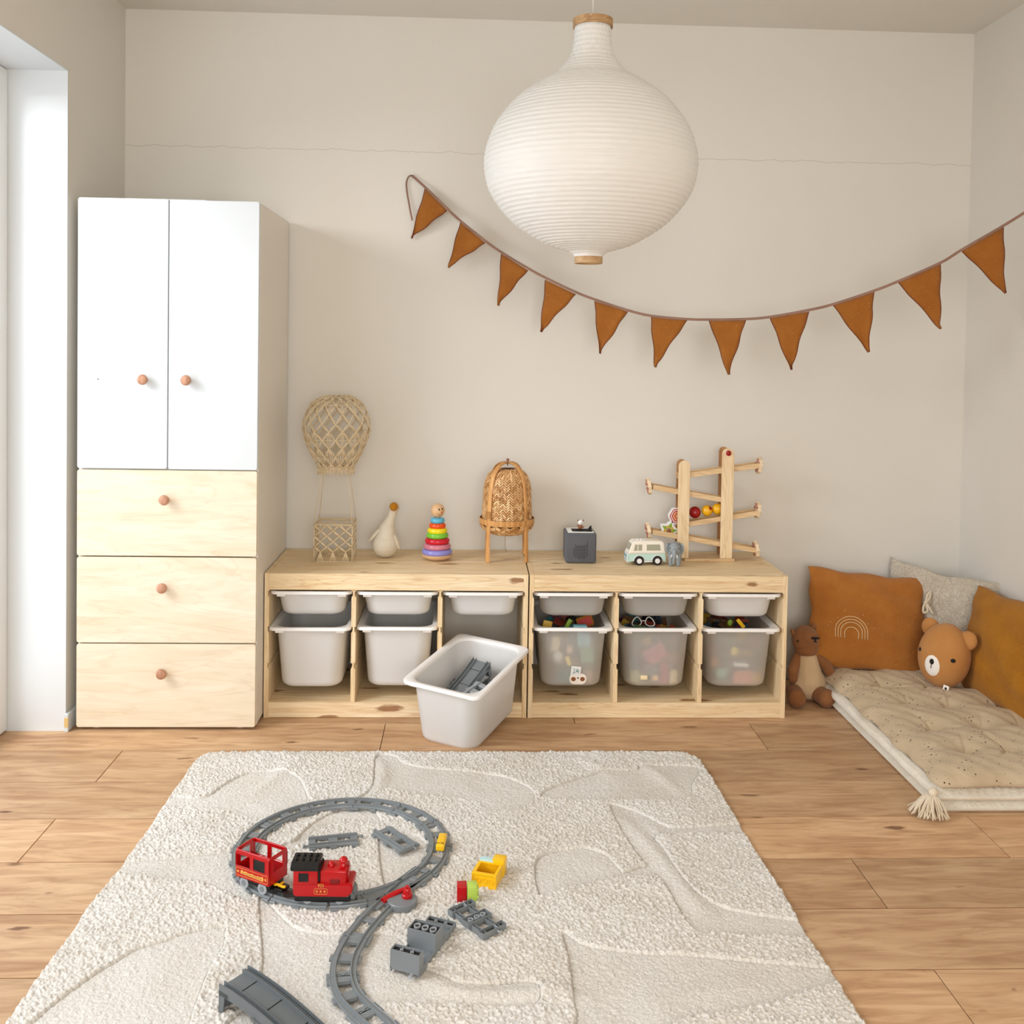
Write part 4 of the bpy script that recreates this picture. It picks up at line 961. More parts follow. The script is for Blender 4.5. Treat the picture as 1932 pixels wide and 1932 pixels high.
def ridge(pts, wd, h, side=0):
    """a soft fold in the rug along pts"""
    global Z
    P = np.array([at(a, b, .008)[:2] for a, b in pts]); P = np.array([tuple(v[:2]) for v in smoothpts([(a, b, 0) for a, b in P], 4)])
    D = np.full(X.shape, 9.0); T = np.zeros(X.shape); n = len(P)
    for i in range(n-1):
        d = P[i+1]-P[i]; l2 = d@d; t = np.clip(((X-P[i][0])*d[0]+(Y-P[i][1])*d[1])/l2, 0, 1)
        e = np.hypot(X-P[i][0]-t*d[0], Y-P[i][1]-t*d[1]); m = e < D; D = np.where(m, e, D); T = np.where(m, (i+t)/(n-1), T)
    Z = Z+.72*h*np.exp(-(D/wd)**2)*np.sin(np.pi*np.clip(T, .04, .96))**.6
ridge([(705, 1428), (722, 1450), (716, 1480), (690, 1512)], .022, .012)
ridge([(575, 1425), (545, 1450), (500, 1482), (470, 1500)], .022, .011)
ridge([(700, 1535), (620, 1545), (572, 1575), (540, 1602)], .020, .011)
ridge([(1085, 1432), (1120, 1446), (1150, 1462)], .02, .009); ridge([(1200, 1436), (1240, 1462), (1290, 1500)], .022, .010)
ridge([(1160, 1530), (1205, 1575), (1250, 1625), (1300, 1690), (1340, 1730)], .026, .014)
ridge([(1212, 1548), (1262, 1590), (1300, 1650)], .02, .007)
ridge([(800, 1842), (850, 1872), (930, 1880), (1040, 1872), (1100, 1880)], .022, .014)
ridge([(230, 1655), (330, 1672), (420, 1660), (440, 1640)], .03, .006); ridge([(360, 1870), (400, 1850), (470, 1790)], .03, .006)
ridge([(1180, 1668), (1250, 1680), (1330, 1720)], .03, .006); ridge([(1450, 1850), (1350, 1870), (1250, 1880)], .03, .005)
# keep the pile down under the edge
bx = np.minimum(np.arange(sh[0]), np.arange(sh[0])[::-1])[:, None]; by = np.arange(sh[1])[None, :]
Z = Z*np.clip(np.minimum(bx/3.0, by/3.0)+.15, 0, 1)
Z = np.maximum(Z, .0012)
V = np.stack([X, Y, Z], -1).reshape(-1, 3); nu, nv = sh
ii, jj = np.meshgrid(np.arange(nu-1), np.arange(nv-1), indexing='ij'); b0 = (ii*nv+jj).ravel()
F = np.stack([b0, b0+1, b0+nv+1, b0+nv], 1)
me = bpy.data.meshes.new('rug'); me.vertices.add(len(V)); me.vertices.foreach_set('co', V.ravel().astype(np.float32))
me.loops.add(F.size); me.loops.foreach_set('vertex_index', F.ravel().astype(np.int32)); me.polygons.add(len(F))
me.polygons.foreach_set('loop_start', np.arange(0, F.size, 4, dtype=np.int32)); me.polygons.foreach_set('loop_total', np.full(len(F), 4, np.int32))
me.update(calc_edges=True); me.validate(); me.shade_smooth()
rugm, nt, b = newmat('rug_wool'); b.inputs['Roughness'].default_value = 1; b.inputs['Specular IOR Level'].default_value = .05; b.inputs['Sheen Weight'].default_value = .2
tc = node(nt, 'ShaderNodeTexCoord'); n1 = node(nt, 'ShaderNodeTexNoise', i_Scale=260.0, i_Detail=3.0); L(nt, tc.outputs['Object'], n1.inputs['Vector'])
n2 = node(nt, 'ShaderNodeTexNoise', i_Scale=5.0, i_Detail=3.0); L(nt, tc.outputs['Object'], n2.inputs['Vector'])
r1 = ramp(nt, n1.outputs[0], [(.3, lin('#ccc8c0')), (.62, lin('#e6e2dc'))]); r2 = ramp(nt, n2.outputs[0], [(.3, lin('#f6f3ee')), (.7, (1, 1, 1, 1))])
mx = node(nt, 'ShaderNodeMixRGB', blend_type='MULTIPLY', n0=1.0); L(nt, r1.outputs[0], mx.inputs[1]); L(nt, r2.outputs[0], mx.inputs[2]); L(nt, mx.outputs[0], b.inputs['Base Color'])
bp = node(nt, 'ShaderNodeBump', i_Strength=.6, i_Distance=.002); L(nt, n1.outputs[0], bp.inputs['Height']); L(nt, bp.outputs[0], b.inputs['Normal'])
me.materials.append(rugm); rug = bpy.data.objects.new('rug', me); C.objects.link(rug)
tag(rug, 'cream rug with carved high and low pile shapes lying on the plank floor', 'rug')
RZ = .0115                                   # level on which the toys rest

# ================================================================== TRAIN TRACK
def sweep_rail(bm, C_, off, z0, section):
    """section: list of (across, up) closed; C_ list of (Vector xy, tangent)"""
    rings = []
    for p, t in C_:
        n = Vector((-t.y, t.x, 0)); rings.append([bm.verts.new(p+n*(off+a)+Vector((0, 0, z0+b))) for a, b in section])
    m = len(section)
    for A, B in zip(rings[:-1], rings[1:]):
        for k in range(m): bm.faces.new((A[k], A[(k+1) % m], B[(k+1) % m], B[k]))
    bm.faces.new(list(reversed(rings[0]))); bm.faces.new(rings[-1]); bmesh.ops.recalc_face_normals(bm, faces=bm.faces)
def path(pts):
    P = [Vector((p[0], p[1], 0)) for p in pts]; out = []
    for i, p in enumerate(P):
        t = (P[min(i+1, len(P)-1)]-P[max(i-1, 0)]).normalized(); out.append((p, t))
    return out
RO = .0215                                    # rail offset from the centre line
def sect(side): s = side; return [(-.0070*s, .004), (.0068*s, .004), (.0068*s, .0085), (.0056*s, .0108), (.0042*s, .0098), (-.0032*s, .0098), (-.0038*s, .0138), (-.0062*s, .0138), (-.0070*s, .010)]
def track_piece(t, CL, ties=(0.06, .5, .94), mats='grey_track', key=True):
    m = M[mats]
    for s in (-1, 1):
        bm = bmesh.new(); sweep_rail(bm, CL, s*RO, 0, sect(s)); obj('rail', bm, m, t, 35)
    n = len(CL)
    for u in ties:
        i = u*(n-1); k = int(min(n-2, i)); p = CL[k][0].lerp(CL[k+1][0], i-k); tg = CL[k][1].lerp(CL[k+1][1], i-k).normalized(); ang = math.atan2(tg.y, tg.x)
        M4 = Matrix.Translation(p) @ Matrix.Rotation(ang, 4, 'Z'); bm = bmesh.new(); w2 = .0085
        box(bm, -w2, w2, -.0345, .0345, .0005, .0072, .0008, 1, M4=M4); box(bm, -w2*(1.45 if u == .5 else 1.1), w2*(1.45 if u == .5 else 1.1), -.0150, .0150, .0005, .0092, .0008, 1, M4=M4)
        tie = obj('sleeper', bm, m, t)
        if u > .6 and key:
            bm = bmesh.new(); s = 1 if u > .5 else -1
            pts = [(s*.0085, -.011), (s*.002, -.011), (s*.002, -.004), (s*.006, -.003), (s*.006, .004), (s*.001, .005), (s*.001, .011)]
            tube(bm, [M4 @ Vector((a, b_, .0093)) for a, b_ in pts], .0006, 4); obj('joint_seam', bm, M['black_matt'], tie)
def track_thing(label, pts, group=None, name='curved_track', z=RZ, **kw):
    CLw = path(pts); c = sum((p for p, _ in CLw), Vector())/len(CLw); t = thing(name, label, 'toy track', (c.x, c.y, z), group=group)
    track_piece(t, [(p-c, tg) for p, tg in CLw], **kw); return t
RC = Vector((.405, -1.392)); RR = .2535
def arc(a0, a1, n=13): return [(RC.x+RR*math.cos(math.radians(a0+(a1-a0)*k/n)), RC.y+RR*math.sin(math.radians(a0+(a1-a0)*k/n))) for k in range(n+1)]
ring_labels = {15: 'curved grey track carrying the yellow brick, right side of the ring', 45: 'curved grey track at the ring upper right', 75: 'curved grey track at the top of the ring, right of the topmost joint', 105: 'curved grey track at the top of the ring, left of the topmost joint',
  135: 'curved grey track at the ring upper left', 165: 'curved grey track behind the red carriage, leftmost of the ring', 195: 'curved grey track beside the carriage rear end at the ring left', 225: 'curved grey track under the red carriage',
  255: 'curved grey track under the coupling, bottom left of the ring', 285: 'curved grey track under the nose of the red engine'}
g = .35
for a in (-15, 15, 45, 75, 105, 135, 165, 195, 225, 255):
    lb = {-15: 'curved grey track on the ring right below the yellow brick joint', 15: ring_labels[15], 45: ring_labels[45], 75: ring_labels[75], 105: ring_labels[105], 135: ring_labels[135], 165: ring_labels[165], 195: ring_labels[195], 225: ring_labels[225], 255: ring_labels[255]}[a]
    track_thing(lb, arc(a-15+g+0, a+15-g), 'ring of curved toy tracks')
track_thing('curved grey track under the black and red engine', arc(271, 289, 9), 'ring of curved toy tracks', ties=(.12, .88))
# the switch: ring leg from 289 to 330 degrees, plus the branch leaving towards the camera
sw_ = thing('track_switch', 'grey track switch with a red lever joining ring and branch', 'toy track', (.53, -1.63, RZ)); c = Vector((.53, -1.63, 0))
track_piece(sw_, [(p-c, t_) for p, t_ in path(arc(289.6, 329.4, 14))], ties=(.2, .8), key=False)
bpts = smoothpts([Vector((*at(x, y, RZ+.01)[:2], 0)) for x, y in ((800, 1640), (768, 1664), (738, 1692), (708, 1722), (685, 1748), (671, 1767))], 4)
track_piece(sw_, [(p-c, t_) for p, t_ in path(bpts)], ties=(.45, .68, .94), key=False)
bm = bmesh.new(); pl_pts = [at(x, y, RZ+.007) for x, y in ((672, 1692), (722, 1678), (775, 1655), (782, 1662), (742, 1692), (712, 1716), (702, 1712))]
prism(bm, [(p[0]-c.x, p[1]-c.y) for p in pl_pts], .004, .0085); obj('plate', bm, M['grey_track'], sw_)
dc = at(759, 1699, RZ+.012); dc = Vector((dc[0]-c.x, dc[1]-c.y, 0))
obj('turn_disc', lathe([(0, .0005), (.034, .0005), (.0355, .002), (.0355, .0155), (.034, .017), (0, .017)], 48, M4=Matrix.Translation(dc)), M['grey_track'], sw_, 40)
kb = at(768, 1690, RZ+.02); kb = Vector((kb[0]-c.x, kb[1]-c.y, 0))
obj('lever_knob', lathe([(.0125, .0172), (.0125, .024), (.0105, .026), (.0098, .035), (.0080, .039), (.005, .040), (.005, .0435), (0, .0437)], 24, M4=Matrix.Translation(kb)), M['red'], sw_, 40, label='red lever knob')
e0 = at(722, 1698, RZ+.015); e1 = at(745, 1684, RZ+.02); e2 = at(766, 1676, RZ+.024)
bm = bmesh.new(); lv = [Vector((e[0]-c.x, e[1]-c.y, z)) for e, z in ((e0, .013), (e1, .018), (e2, .024))]
tube(bm, smoothpts(lv, 4), [.0085, .0088, .009, .0085, .008, .0072, .0066, .006, .0055], 10, flat=(.7, 1, (0, 0, 1)))
tube(bm, [lv[2], lv[2].lerp(kb+Vector((0, 0, .022)), 1)], .0055, 8); obj('lever', bm, M['red'], sw_, 50, label='red points lever')
S_ = smoothpts([Vector((*at(x, y, RZ+.01)[:2], 0)) for x, y in ((670, 1769), (652, 1804), (647, 1841), (658, 1876), (688, 1908), (722, 1938), (752, 1978))], 7)
def upto(a, b): return [(p.x, p.y) for p in S_[a:b]]
track_thing('curved grey track of the branch, first below the switch', upto(0, 15), 'branch of curved toy tracks')
track_thing('curved grey track of the branch, second below the switch', upto(14, 29), 'branch of curved toy tracks')
track_thing('grey track at the end of the branch, running out of the picture', upto(28, 43), 'branch of curved toy tracks')
def straight(label, p0, p1, z=RZ, flip=False, group=None):
    a = Vector((*at(*p0, RZ+.008)[:2], 0)); b = Vector((*at(*p1, RZ+.008)[:2], 0)); Ln = .128; c_ = (a+b)/2; d = (b-a).normalized(); ang = math.atan2(d.y, d.x)
    t = thing('straight_track', label, 'toy track', (c_.x, c_.y, z), (PI if flip else 0, 0, ang), group=group)
    track_piece(t, path([(-Ln/2+Ln*k/6, 0) for k in range(7)]), ties=(.07, .5, .93), key=False)
    for s in (-1, 1):
        obj('connector', lathe([(.0022, 0), (.0022, .009), (.0042, .0105), (.0042, .014), (.002, .016), (0, .016)], 12, M4=Matrix.Translation((s*.064, s*.012, .006)) @ Matrix.Rotation(s*PI/2, 4, 'Y')), M['grey_track'], t, 40)
    return t
straight('loose straight grey track lying level inside the ring', (583, 1590), (674, 1581), RZ)
straight('loose straight grey track lying slanted inside the ring, right one', (720, 1566), (772, 1599), RZ)
# the upturned straight track, showing its hollow underside
a = Vector((*at(868, 1711, RZ+.012)[:2], 0)); b = Vector((*at(932, 1757, RZ+.012)[:2], 0)); c_ = (a+b)/2; ang = math.atan2(*(b-a).yx)
ut = thing('straight_track', 'upturned straight grey track showing its hollow underside and three rings', 'toy track', (c_.x, c_.y, RZ+.002), ang)
def tray(bm, x0, x1, y0, y1, z0, z1, t=.0016):
    box(bm, x0, x1, y0, y1, z0, z0+t); box(bm, x0, x1, y0, y0+t, z0+t, z1); box(bm, x0, x1, y1-t, y1, z0+t, z1); box(bm, x0, x0+t, y0+t, y1-t, z0+t, z1); box(bm, x1-t, x1, y0+t, y1-t, z0+t, z1)
for x in (-.056, 0, .056):
    bm = bmesh.new(); tray(bm, x-(.014 if x == 0 else .009), x+(.014 if x == 0 else .009), -.0345, .0345, .004, .0165)
    sl = obj('sleeper', bm, M['grey_track'], ut)
    obj('hollow', bxm(x-(.0122 if x == 0 else .0072), x+(.0122 if x == 0 else .0072), -.0328, .0328, .0056, .0066), M['black_matt'], sl)  # black plate paints the shade inside the hollow sleeper
    if x == 0:
        for y in (-.018, 0, .018): obj('ring', lathe([(.0052, .006), (.0066, .006), (.0066, .0163), (.0052, .0163), (.0052, .006)], 20, cap=False, M4=Matrix.Translation((x, y, 0))), M['grey_light'], sl, 40)
    else:
        obj('rib', bxm(x-.008, x+.008, .010, .0112, .006, .0162), M['grey_light'], sl)
for y in (-.020, .020):
    bm = bmesh.new(); box(bm, -.064, .064, y-.0085, y+.0085, .0, .0035)
    for yy in (-.008, .0): box(bm, -.064, .064, y+yy, y+yy+.0014, .0035, .0135)
    obj('rail', bm, M['grey_track'], ut)
for s in (-1, 1): obj('connector', tube(bmesh.new(), [(s*.063, s*.008, .011), (s*.072, s*.006, .011), (s*.0755, s*.010, .011), (s*.072, s*.0145, .011)], .0022, 8), M['grey_light'], ut, True)

# --- upturned ramp block (grey)
a = Vector((*at(762, 1838, RZ+.004)[:2], 0)); b = Vector((*at(838, 1742, RZ+.004)[:2], 0)); d = (b-a).normalized(); ang = math.atan2(d.y, d.x)
a = Vector((*at(763, 1822, RZ+.02)[:2], 0))
rb_ = thing('track_ramp', 'upturned stepped grey ramp block with three open tube rings on its raised step', 'toy track', (a.x, a.y, RZ), ang); W_ = .033; rb_.scale = (1.20, 1.02, 1)
def hollow_block(name, x0, x1, z0, z1, rings=0, open_=True):
    bm = bmesh.new(); t = .0018
    box(bm, x0, x0+t, -W_-.0004, W_+.0004, z0, z1); box(bm, x1-t, x1, -W_-.0004, W_+.0004, z0, z1); box(bm, x0+t, x1-t, -W_-.0004, -W_+t, z0, z1); box(bm, x0+t, x1-t, W_-t, W_+.0004, z0, z1)
    o = obj(name, bm, M['grey_track'], rb_)
    obj('hollow', bxm(x0+t, x1-t, -W_+t, W_-t, z1-.006, z1-.005), M['black_matt'], o)  # black sheet below the opening paints the block's inner shade
    for k in range(rings):
        y = (k-(rings-1)/2)*.019; obj('ring', lathe([(.0058, z1-.0095), (.0074, z1-.0095), (.0074, z1-.0004), (.0058, z1-.0004), (.0058, z1-.0095)], 20, cap=False, M4=Matrix.Translation(((x0+x1)/2, y, 0))), M['grey_light'], o, 40)
    if rings == 0:
        for y in (-.012, .012): obj('rib', bxm((x0+x1)/2-.0006, (x0+x1)/2+.0006, y-.004, y+.004, z1-.0095, z1-.0006), M['grey_light'], o); obj('rib', bxm(x0+.001, x1-.001, y-.0006, y+.0006, z1-.0095, z1-.0006), M['grey_light'], o)
    return o
hollow_block('end_block', 0, .018, .006, .048, 0); hollow_block('step_block', .066, .098, .006, .050, 3); hollow_block('toe_block', .142, .158, .006, .0185, 0)
obj('deck', bxm(.0165, .148, -W_+.0015, W_-.0015, .006, .0085), M['grey_track'], rb_)
for s in (-1, 1):
    poly = [(.0, .0), (.150, .006), (.160, .010), (.158, .0165), (.098, .0165), (.066, .014), (.018, .013), (0, .013)]
    obj('side_wall', prism(bmesh.new(), poly, s*W_-.0022*(s > 0), s*W_+.0022*(s < 0), 'xz'), M['grey_track'], rb_)
for x, y in ((.03, -.012), (.046, .006), (.05, -.014)): obj('stud', lathe([(.0035, .0085), (.0035, .0095), (0, .0097)], 12, M4=Matrix.Translation((x, y, 0))), M['grey_light'], rb_, 40)
for s in (-1, 1): obj('connector', tube(bmesh.new(), [(.157, s*.008, .012), (.166, s*.007, .012), (.169, s*.011, .012)], .0022, 8), M['grey_light'], rb_, True)
obj('peg', lathe([(.0035, 0), (.0035, .012), (0, .013)], 12, M4=Matrix.Translation((.002, -.018, .006)) @ Matrix.Rotation(-PI/2, 4, 'Y')), M['grey_light'], rb_, 40)

# --- bridge ramps: arched deck on legs
def bridge(label, loc, ang, tilt=(0, 0), Ln=.26, rise=.046, z0=.052, concave=False, mat='grey_dark'):
    t = thing('track_bridge', label, 'toy track', loc, (tilt[0], tilt[1], ang)); m = M[mat]
    def zt(u): return z0+rise*((1-u)**1.8-1) if concave else z0+rise*(math.sin(PI*.5*(1-u))-1)
    n = 20; W2 = .037
    def strip(y0, y1, up0, up1, name, par=t, mm=None):
        bm = bmesh.new(); A = []
        for k in range(n+1):
            u = k/n; x = u*Ln; z = zt(u); A.append([bm.verts.new(v) for v in ((x, y0, z+up0), (x, y1, z+up0), (x, y1, z+up1), (x, y0, z+up1))])
        for P, Q in zip(A[:-1], A[1:]):
            for k in range(4): bm.faces.new((P[k], P[(k+1) % 4], Q[(k+1) % 4], Q[k]))
        bm.faces.new(list(reversed(A[0]))); bm.faces.new(A[-1]); bmesh.ops.recalc_face_normals(bm, faces=bm.faces)
        return obj(name, bm, mm or m, par, 30)
    strip(-W2+.002, W2-.002, -.004, 0, 'deck')
    for s in (-1, 1):
        strip(s*(W2-.002) if s > 0 else -W2, W2 if s > 0 else -W2+.002, -.013, .0095, 'side_wall'); y = s*.0235
        strip(y-.001, y+.001, 0, .0085, 'rail'); 
        if s > 0: strip(y+.0045, y+.006, 0, .0065, 'rail')
    for u in (.16, .44, .72): 
        bm = bmesh.new(); x = u*Ln; box(bm, x, x+.0014, -.0225, .0225, zt(u)-.0005, zt(u)+.0008); obj('deck_seam', bm, M['black_matt'], t)
    # high end wall and the middle pillar
    for s in (-1, 1):
        y0, y1 = (W2-.0022, W2) if s > 0 else (-W2, -W2+.0022)
        obj('leg', prism(bmesh.new(), [(0, .0), (.011, .0), (.016, z0-.014), (.03, z0-.012), (.03, z0-.004), (0, z0-.003)], y0, y1, 'xz'), m, t)
        obj('leg', prism(bmesh.new(), [(Ln*.40, 0), (Ln*.56, 0), (Ln*.58, zt(.58)-.010), (Ln*.38, zt(.38)-.010)], y0, y1, 'xz'), m, t)
    obj('end_wall', bxm(0, .002, -W2, W2, 0, z0-.003), m, t)
    obj('pillar_wall', bxm(Ln*.40, Ln*.40+.002, -W2, W2, 0, zt(.42)-.004), m, t)
    bm = bmesh.new()
    for k in range(34):
        u = .28+.68*k/34; x = u*Ln; box(bm, x, x+.0018, .0300, .0345, zt(u)-.0005, zt(u)+.0030)
    o = obj('rack_teeth', bm, m, t); o['kind'] = 'stuff'
    return t
p0 = at(449, 1850, RZ+.05); 
bA = Vector((*at(441, 1843, RZ+.052)[:2], 0)); bB = Vector((*at(556, 1928, RZ+.03)[:2], 0)); ang = math.atan2(*(bB-bA).yx)
bridge('arched grey bridge ramp standing at the bottom edge of the rug', (bA.x, bA.y, RZ-.004), ang)

# ================================================================== TRAIN
def on_ring(a, z=RZ+.0138): return Vector((RC.x+RR*math.cos(math.radians(a)), RC.y+RR*math.sin(math.radians(a)), z))
lc = thing('toy_locomotive', 'red toy steam engine with a black studded roof on the ring track', 'toy train', (.3935, -1.640, RZ+.0098), math.radians(-2))
lc.scale = (.87, 1, .95)
bm = bmesh.new(); box(bm, -.078, .075, -.0265, .0265, .006, .026, .006, 3); obj('chassis', bm, M['black'], lc, 40)
obj('coupling', bxm(-.112, -.076, -.012, .012, .010, .016, .002, 2), M['black'], lc, 40)
for x in (-.042, .045):
    for s in (-1, 1):
        w_ = obj('wheel', lathe([(0, -.003), (.012, -.003), (.0125, 0), (.012, .003), (0, .003)], 24, M4=Matrix.Translation((x, s*.0205, .0124)) @ Matrix.Rotation(PI/2, 4, 'X')), M['grey_light'], lc, 40)
def profile_body(poly, y, bev, M_=None): return prism(bmesh.new(), poly, -y, y, 'xz', bev=bev)
obj('lower_body', prism(bmesh.new(), [(-.079, .028), (-.073, .0225), (.066, .0225), (.078, .031), (.082, .044), (.081, .052), (.078, .056), (-.080, .056)], -.0315, .0315, 'xz', bev=.003), M['red'], lc, 40)
bm = bmesh.new(); box(bm, -.079, -.013, -.0315, .0315, .052, .089, .0025, 2); cab = obj('cab', bm, M['red'], lc, 40)
obj('cab_window', bxm(-.064, -.038, -.0321, -.0312, .061, .082, .0004, 1), M['black'], cab); obj('cab_window', bxm(-.064, -.038, .0312, .0321, .061, .082, .0004, 1), M['black'], cab)
for x0 in (-.066,): obj('window_frame', tube(bmesh.new(), [(-.065, -.0318, .060), (-.037, -.0318, .060), (-.037, -.0318, .083), (-.065, -.0318, .083)], .0009, 6, closed=True), M['red'], cab, True)
bm = bmesh.new(); box(bm, -.008, .064, -.027, .027, .050, .086, .004, 3); obj('boiler', bm, M['red'], lc, 40)
obj('gap', bxm(-.0135, -.0075, -.0278, .0278, .060, .088), M['black_matt'], lc)
obj('smoke_box', bxm(.020, .046, -.0288, .0288, .052, .066, .002, 1), M['red_dark'], lc)
obj('dome', lathe([(.010, .085), (.010, .088), (.0085, .0925), (.005, .0955), (0, .0965)], 24, M4=Matrix.Translation((.018, 0, 0))), M['red'], lc, 50)
obj('chimney', lathe([(.0095, .085), (.0095, .090), (.0075, .092), (.0075, .095), (.0115, .0975), (.0115, .1015), (.008, .1055), (.004, .1078), (0, .108)], 24, M4=Matrix.Translation((.051, 0, 0))), M['red'], lc, 50)
obj('nose_plate', lathe([(.021, 0), (.022, .002), (.020, .0035), (.012, .0042), (0, .0045)], 28, M4=Matrix.Translation((.064, 0, .067)) @ Matrix.Rotation(PI/2, 4, 'Y')), M['red'], lc, 40)
obj('cow_catcher', prism(bmesh.new(), [(.070, .012), (.088, .014), (.086, .026), (.080, .034), (.072, .030)], -.022, .022, 'xz', bev=.002), M['grey_dark'], lc, 40)
roof = obj('roof', prism(bmesh.new(), [(-.034, .0885), (-.034, .095), (-.022, .105), (.022, .105), (.034, .095), (.034, .0885)], -.0865, -.010, 'yz', bev=.002), M['black'], lc, 30)
for i in range(4):
    for j in (-1, 1):
        obj('stud', lathe([(.0047, .1048), (.0047, .1085), (.0040, .1092), (.0025, .1092), (.0025, .1078), (0, .1078)], 16, M4=Matrix.Translation((-.0745+.0175*i, j*.010, 0))), M['black'], roof, 40)
RX90 = Matrix.Rotation(PI/2, 4, 'X')
text('number_print', '923', .0112, M['gold'], lc, Matrix.Translation((-.004, -.0318, .0515)) @ RX90, label='gold number 923')
def star2(r, cx, cz): return [(cx+(r if k % 2 == 0 else r*.45)*math.sin(PI*k/5), cz+(r if k % 2 == 0 else r*.45)*math.cos(PI*k/5)) for k in range(10)]
bm = bmesh.new()
for k in (-1, 0, 1): prism(bm, star2(.0038, -.004+k*.0105, .0370), -.0321, -.0314, 'xz')
rrp = [(x-.004, -.0317, z+.0370) for x, z, _ in rrect(.0175, .0068, .003, 0, 3)]
tube(bm, rrp, .0005, 4, closed=True); obj('star_print', bm, M['gold'], lc, label='three gold stars in a frame')
# carriage
ca = 226; pc = on_ring(ca, RZ+.0098); cg = thing('toy_carriage', 'open red toy carriage with square windows behind the engine', 'toy train', (pc.x+.004, pc.y-.010, pc.z), math.radians(ca-270+14))
HX, HY, Z0, Z1, T_ = .050, .031, .026, .088, .0028; cg.scale = (1.06, 1.06, 1.06)
bm = bmesh.new(); box(bm, -HX+.004, HX-.004, -.024, .024, .012, .0255, .003, 2); obj('chassis', bm, M['black'], cg, 40)
obj('floor', bxm(-HX+.002, HX-.002, -HY+.002, HY-.002, .0255, .029), M['red_dark'], cg)
zs, zw = .053, .080
for s in (-1, 1):
    y0, y1 = (-HY, -HY+T_) if s < 0 else (HY-T_, HY)
    bm = bmesh.new(); box(bm, -HX, HX, y0, y1, Z0, zs, .0012, 1); box(bm, -HX, HX, y0, y1, zw, Z1, .0012, 1)
    for x0, x1 in ((-HX, -HX+.0035), (-.0075, .0035), (HX-.013, HX)): box(bm, x0, x1, y0, y1, zs-.001, zw+.001)
    if s > 0: pass
    obj('side_wall', bm, M['red'], cg)
    bm = bmesh.new()
    for x0, x1 in ((-HX+.003, -.007), (.003, HX-.0125)): tube(bm, [(x, y0+(0 if s < 0 else T_), z) for x, z in ((x0, zs), (x1, zs), (x1, zw), (x0, zw))], .0009, 5, closed=True)
    obj('window_trim', bm, M['red'], cg)
for s in (-1, 1):
    x0, x1 = (-HX, -HX+T_) if s < 0 else (HX-T_, HX)
    bm = bmesh.new(); box(bm, x0, x1, -HY, HY, Z0, zs, .0012, 1); box(bm, x0, x1, -HY, HY, zw, Z1, .0012, 1)
    for y0, y1 in ((-HY, -HY+.015), (HY-.015, HY)): box(bm, x0, x1, y0, y1, zs-.001, zw+.001)
    obj('end_wall', bm, M['red'], cg)
obj('top_rim', tube(bmesh.new(), [(x, y, Z1) for x, y, _ in rrect(HX-.0015, HY-.0015, .006, 0, 3)], .0023, 8, closed=True), M['red'], cg, True)
obj('black_window', bxm(.004, HX-.013, -HY+.0006, -HY+.002, zs, zw), M['black'], cg)
for x in (-.030, .024):
    for s in (-1, 1):
        w_ = obj('wheel', lathe([(0, -.003), (.0118, -.003), (.0128, -.001), (.0128, .002), (.0118, .003), (0, .003)], 24, M4=Matrix.Translation((x, s*.0225, .0126)) @ Matrix.Rotation(PI/2, 4, 'X')), M['grey_light'], cg, 40)
        obj('hub', lathe([(.006, -.0042), (.006, .0042)], 16, M4=Matrix.Translation((x, s*.0225, .0126)) @ Matrix.Rotation(PI/2, 4, 'X')), M['grey_track'], w_, 40)
obj('coupling', bxm(HX-.006, HX+.022, -.014, .014, .010, .0175, .002, 2), M['black'], cg, 40)
obj('rear_hook', bxm(-HX-.012, -HX+.004, -.006, .006, .012, .022, .002, 2), M['black'], cg, 40)
bm = bmesh.new(); tube(bm, smoothpts([(HX-.002, -.010, .022), (HX+.008, -.011, .026), (HX+.018, -.008, .0225), (HX+.026, -.006, .0225)], 3), .0032, 8)
tube(bm, [(HX+.008, -.010, .022), (HX+.012, .004, .025)], .003, 8); obj('yellow_hook', bm, M['yellow'], cg, True, label='yellow coupling hook')
bm = bmesh.new(); yp = -HY-.0002
tube(bm, [(x-.001, yp, z+.0400) for x, z, _ in rrect(HX-.0035, .0088, .003, 0, 3)], .0005, 4, closed=True)
prism(bm, star2(.0042, -HX+.0085, .0400), yp-.0003, yp+.0003, 'xz'); prism(bm, star2(.0042, HX-.0105, .0400), yp-.0003, yp+.0003, 'xz')
prism(bm, [(-.034, .0365), (.033, .0345), (.034, .041), (.030, .0455), (.026, .0425), (.018, .043), (.010, .0415), (0, .0435), (-.010, .042), (-.020, .0445), (-.024, .0425), (-.030, .0460), (-.034, .042)], yp-.0003, yp+.0003, 'xz')
obj('gold_banner', bm, M['gold'], cg, label='gold banner print with two stars')
bm = bmesh.new()
for k in range(9): tube(bm, [(-.028+.0065*k, yp-.0005, .0375), (-.0265+.0065*k, yp-.0005, .0405), (-.0245+.0065*k, yp-.0005, .0378)], .0004, 4)
obj('banner_scroll', bm, M['red_dark'], cg)

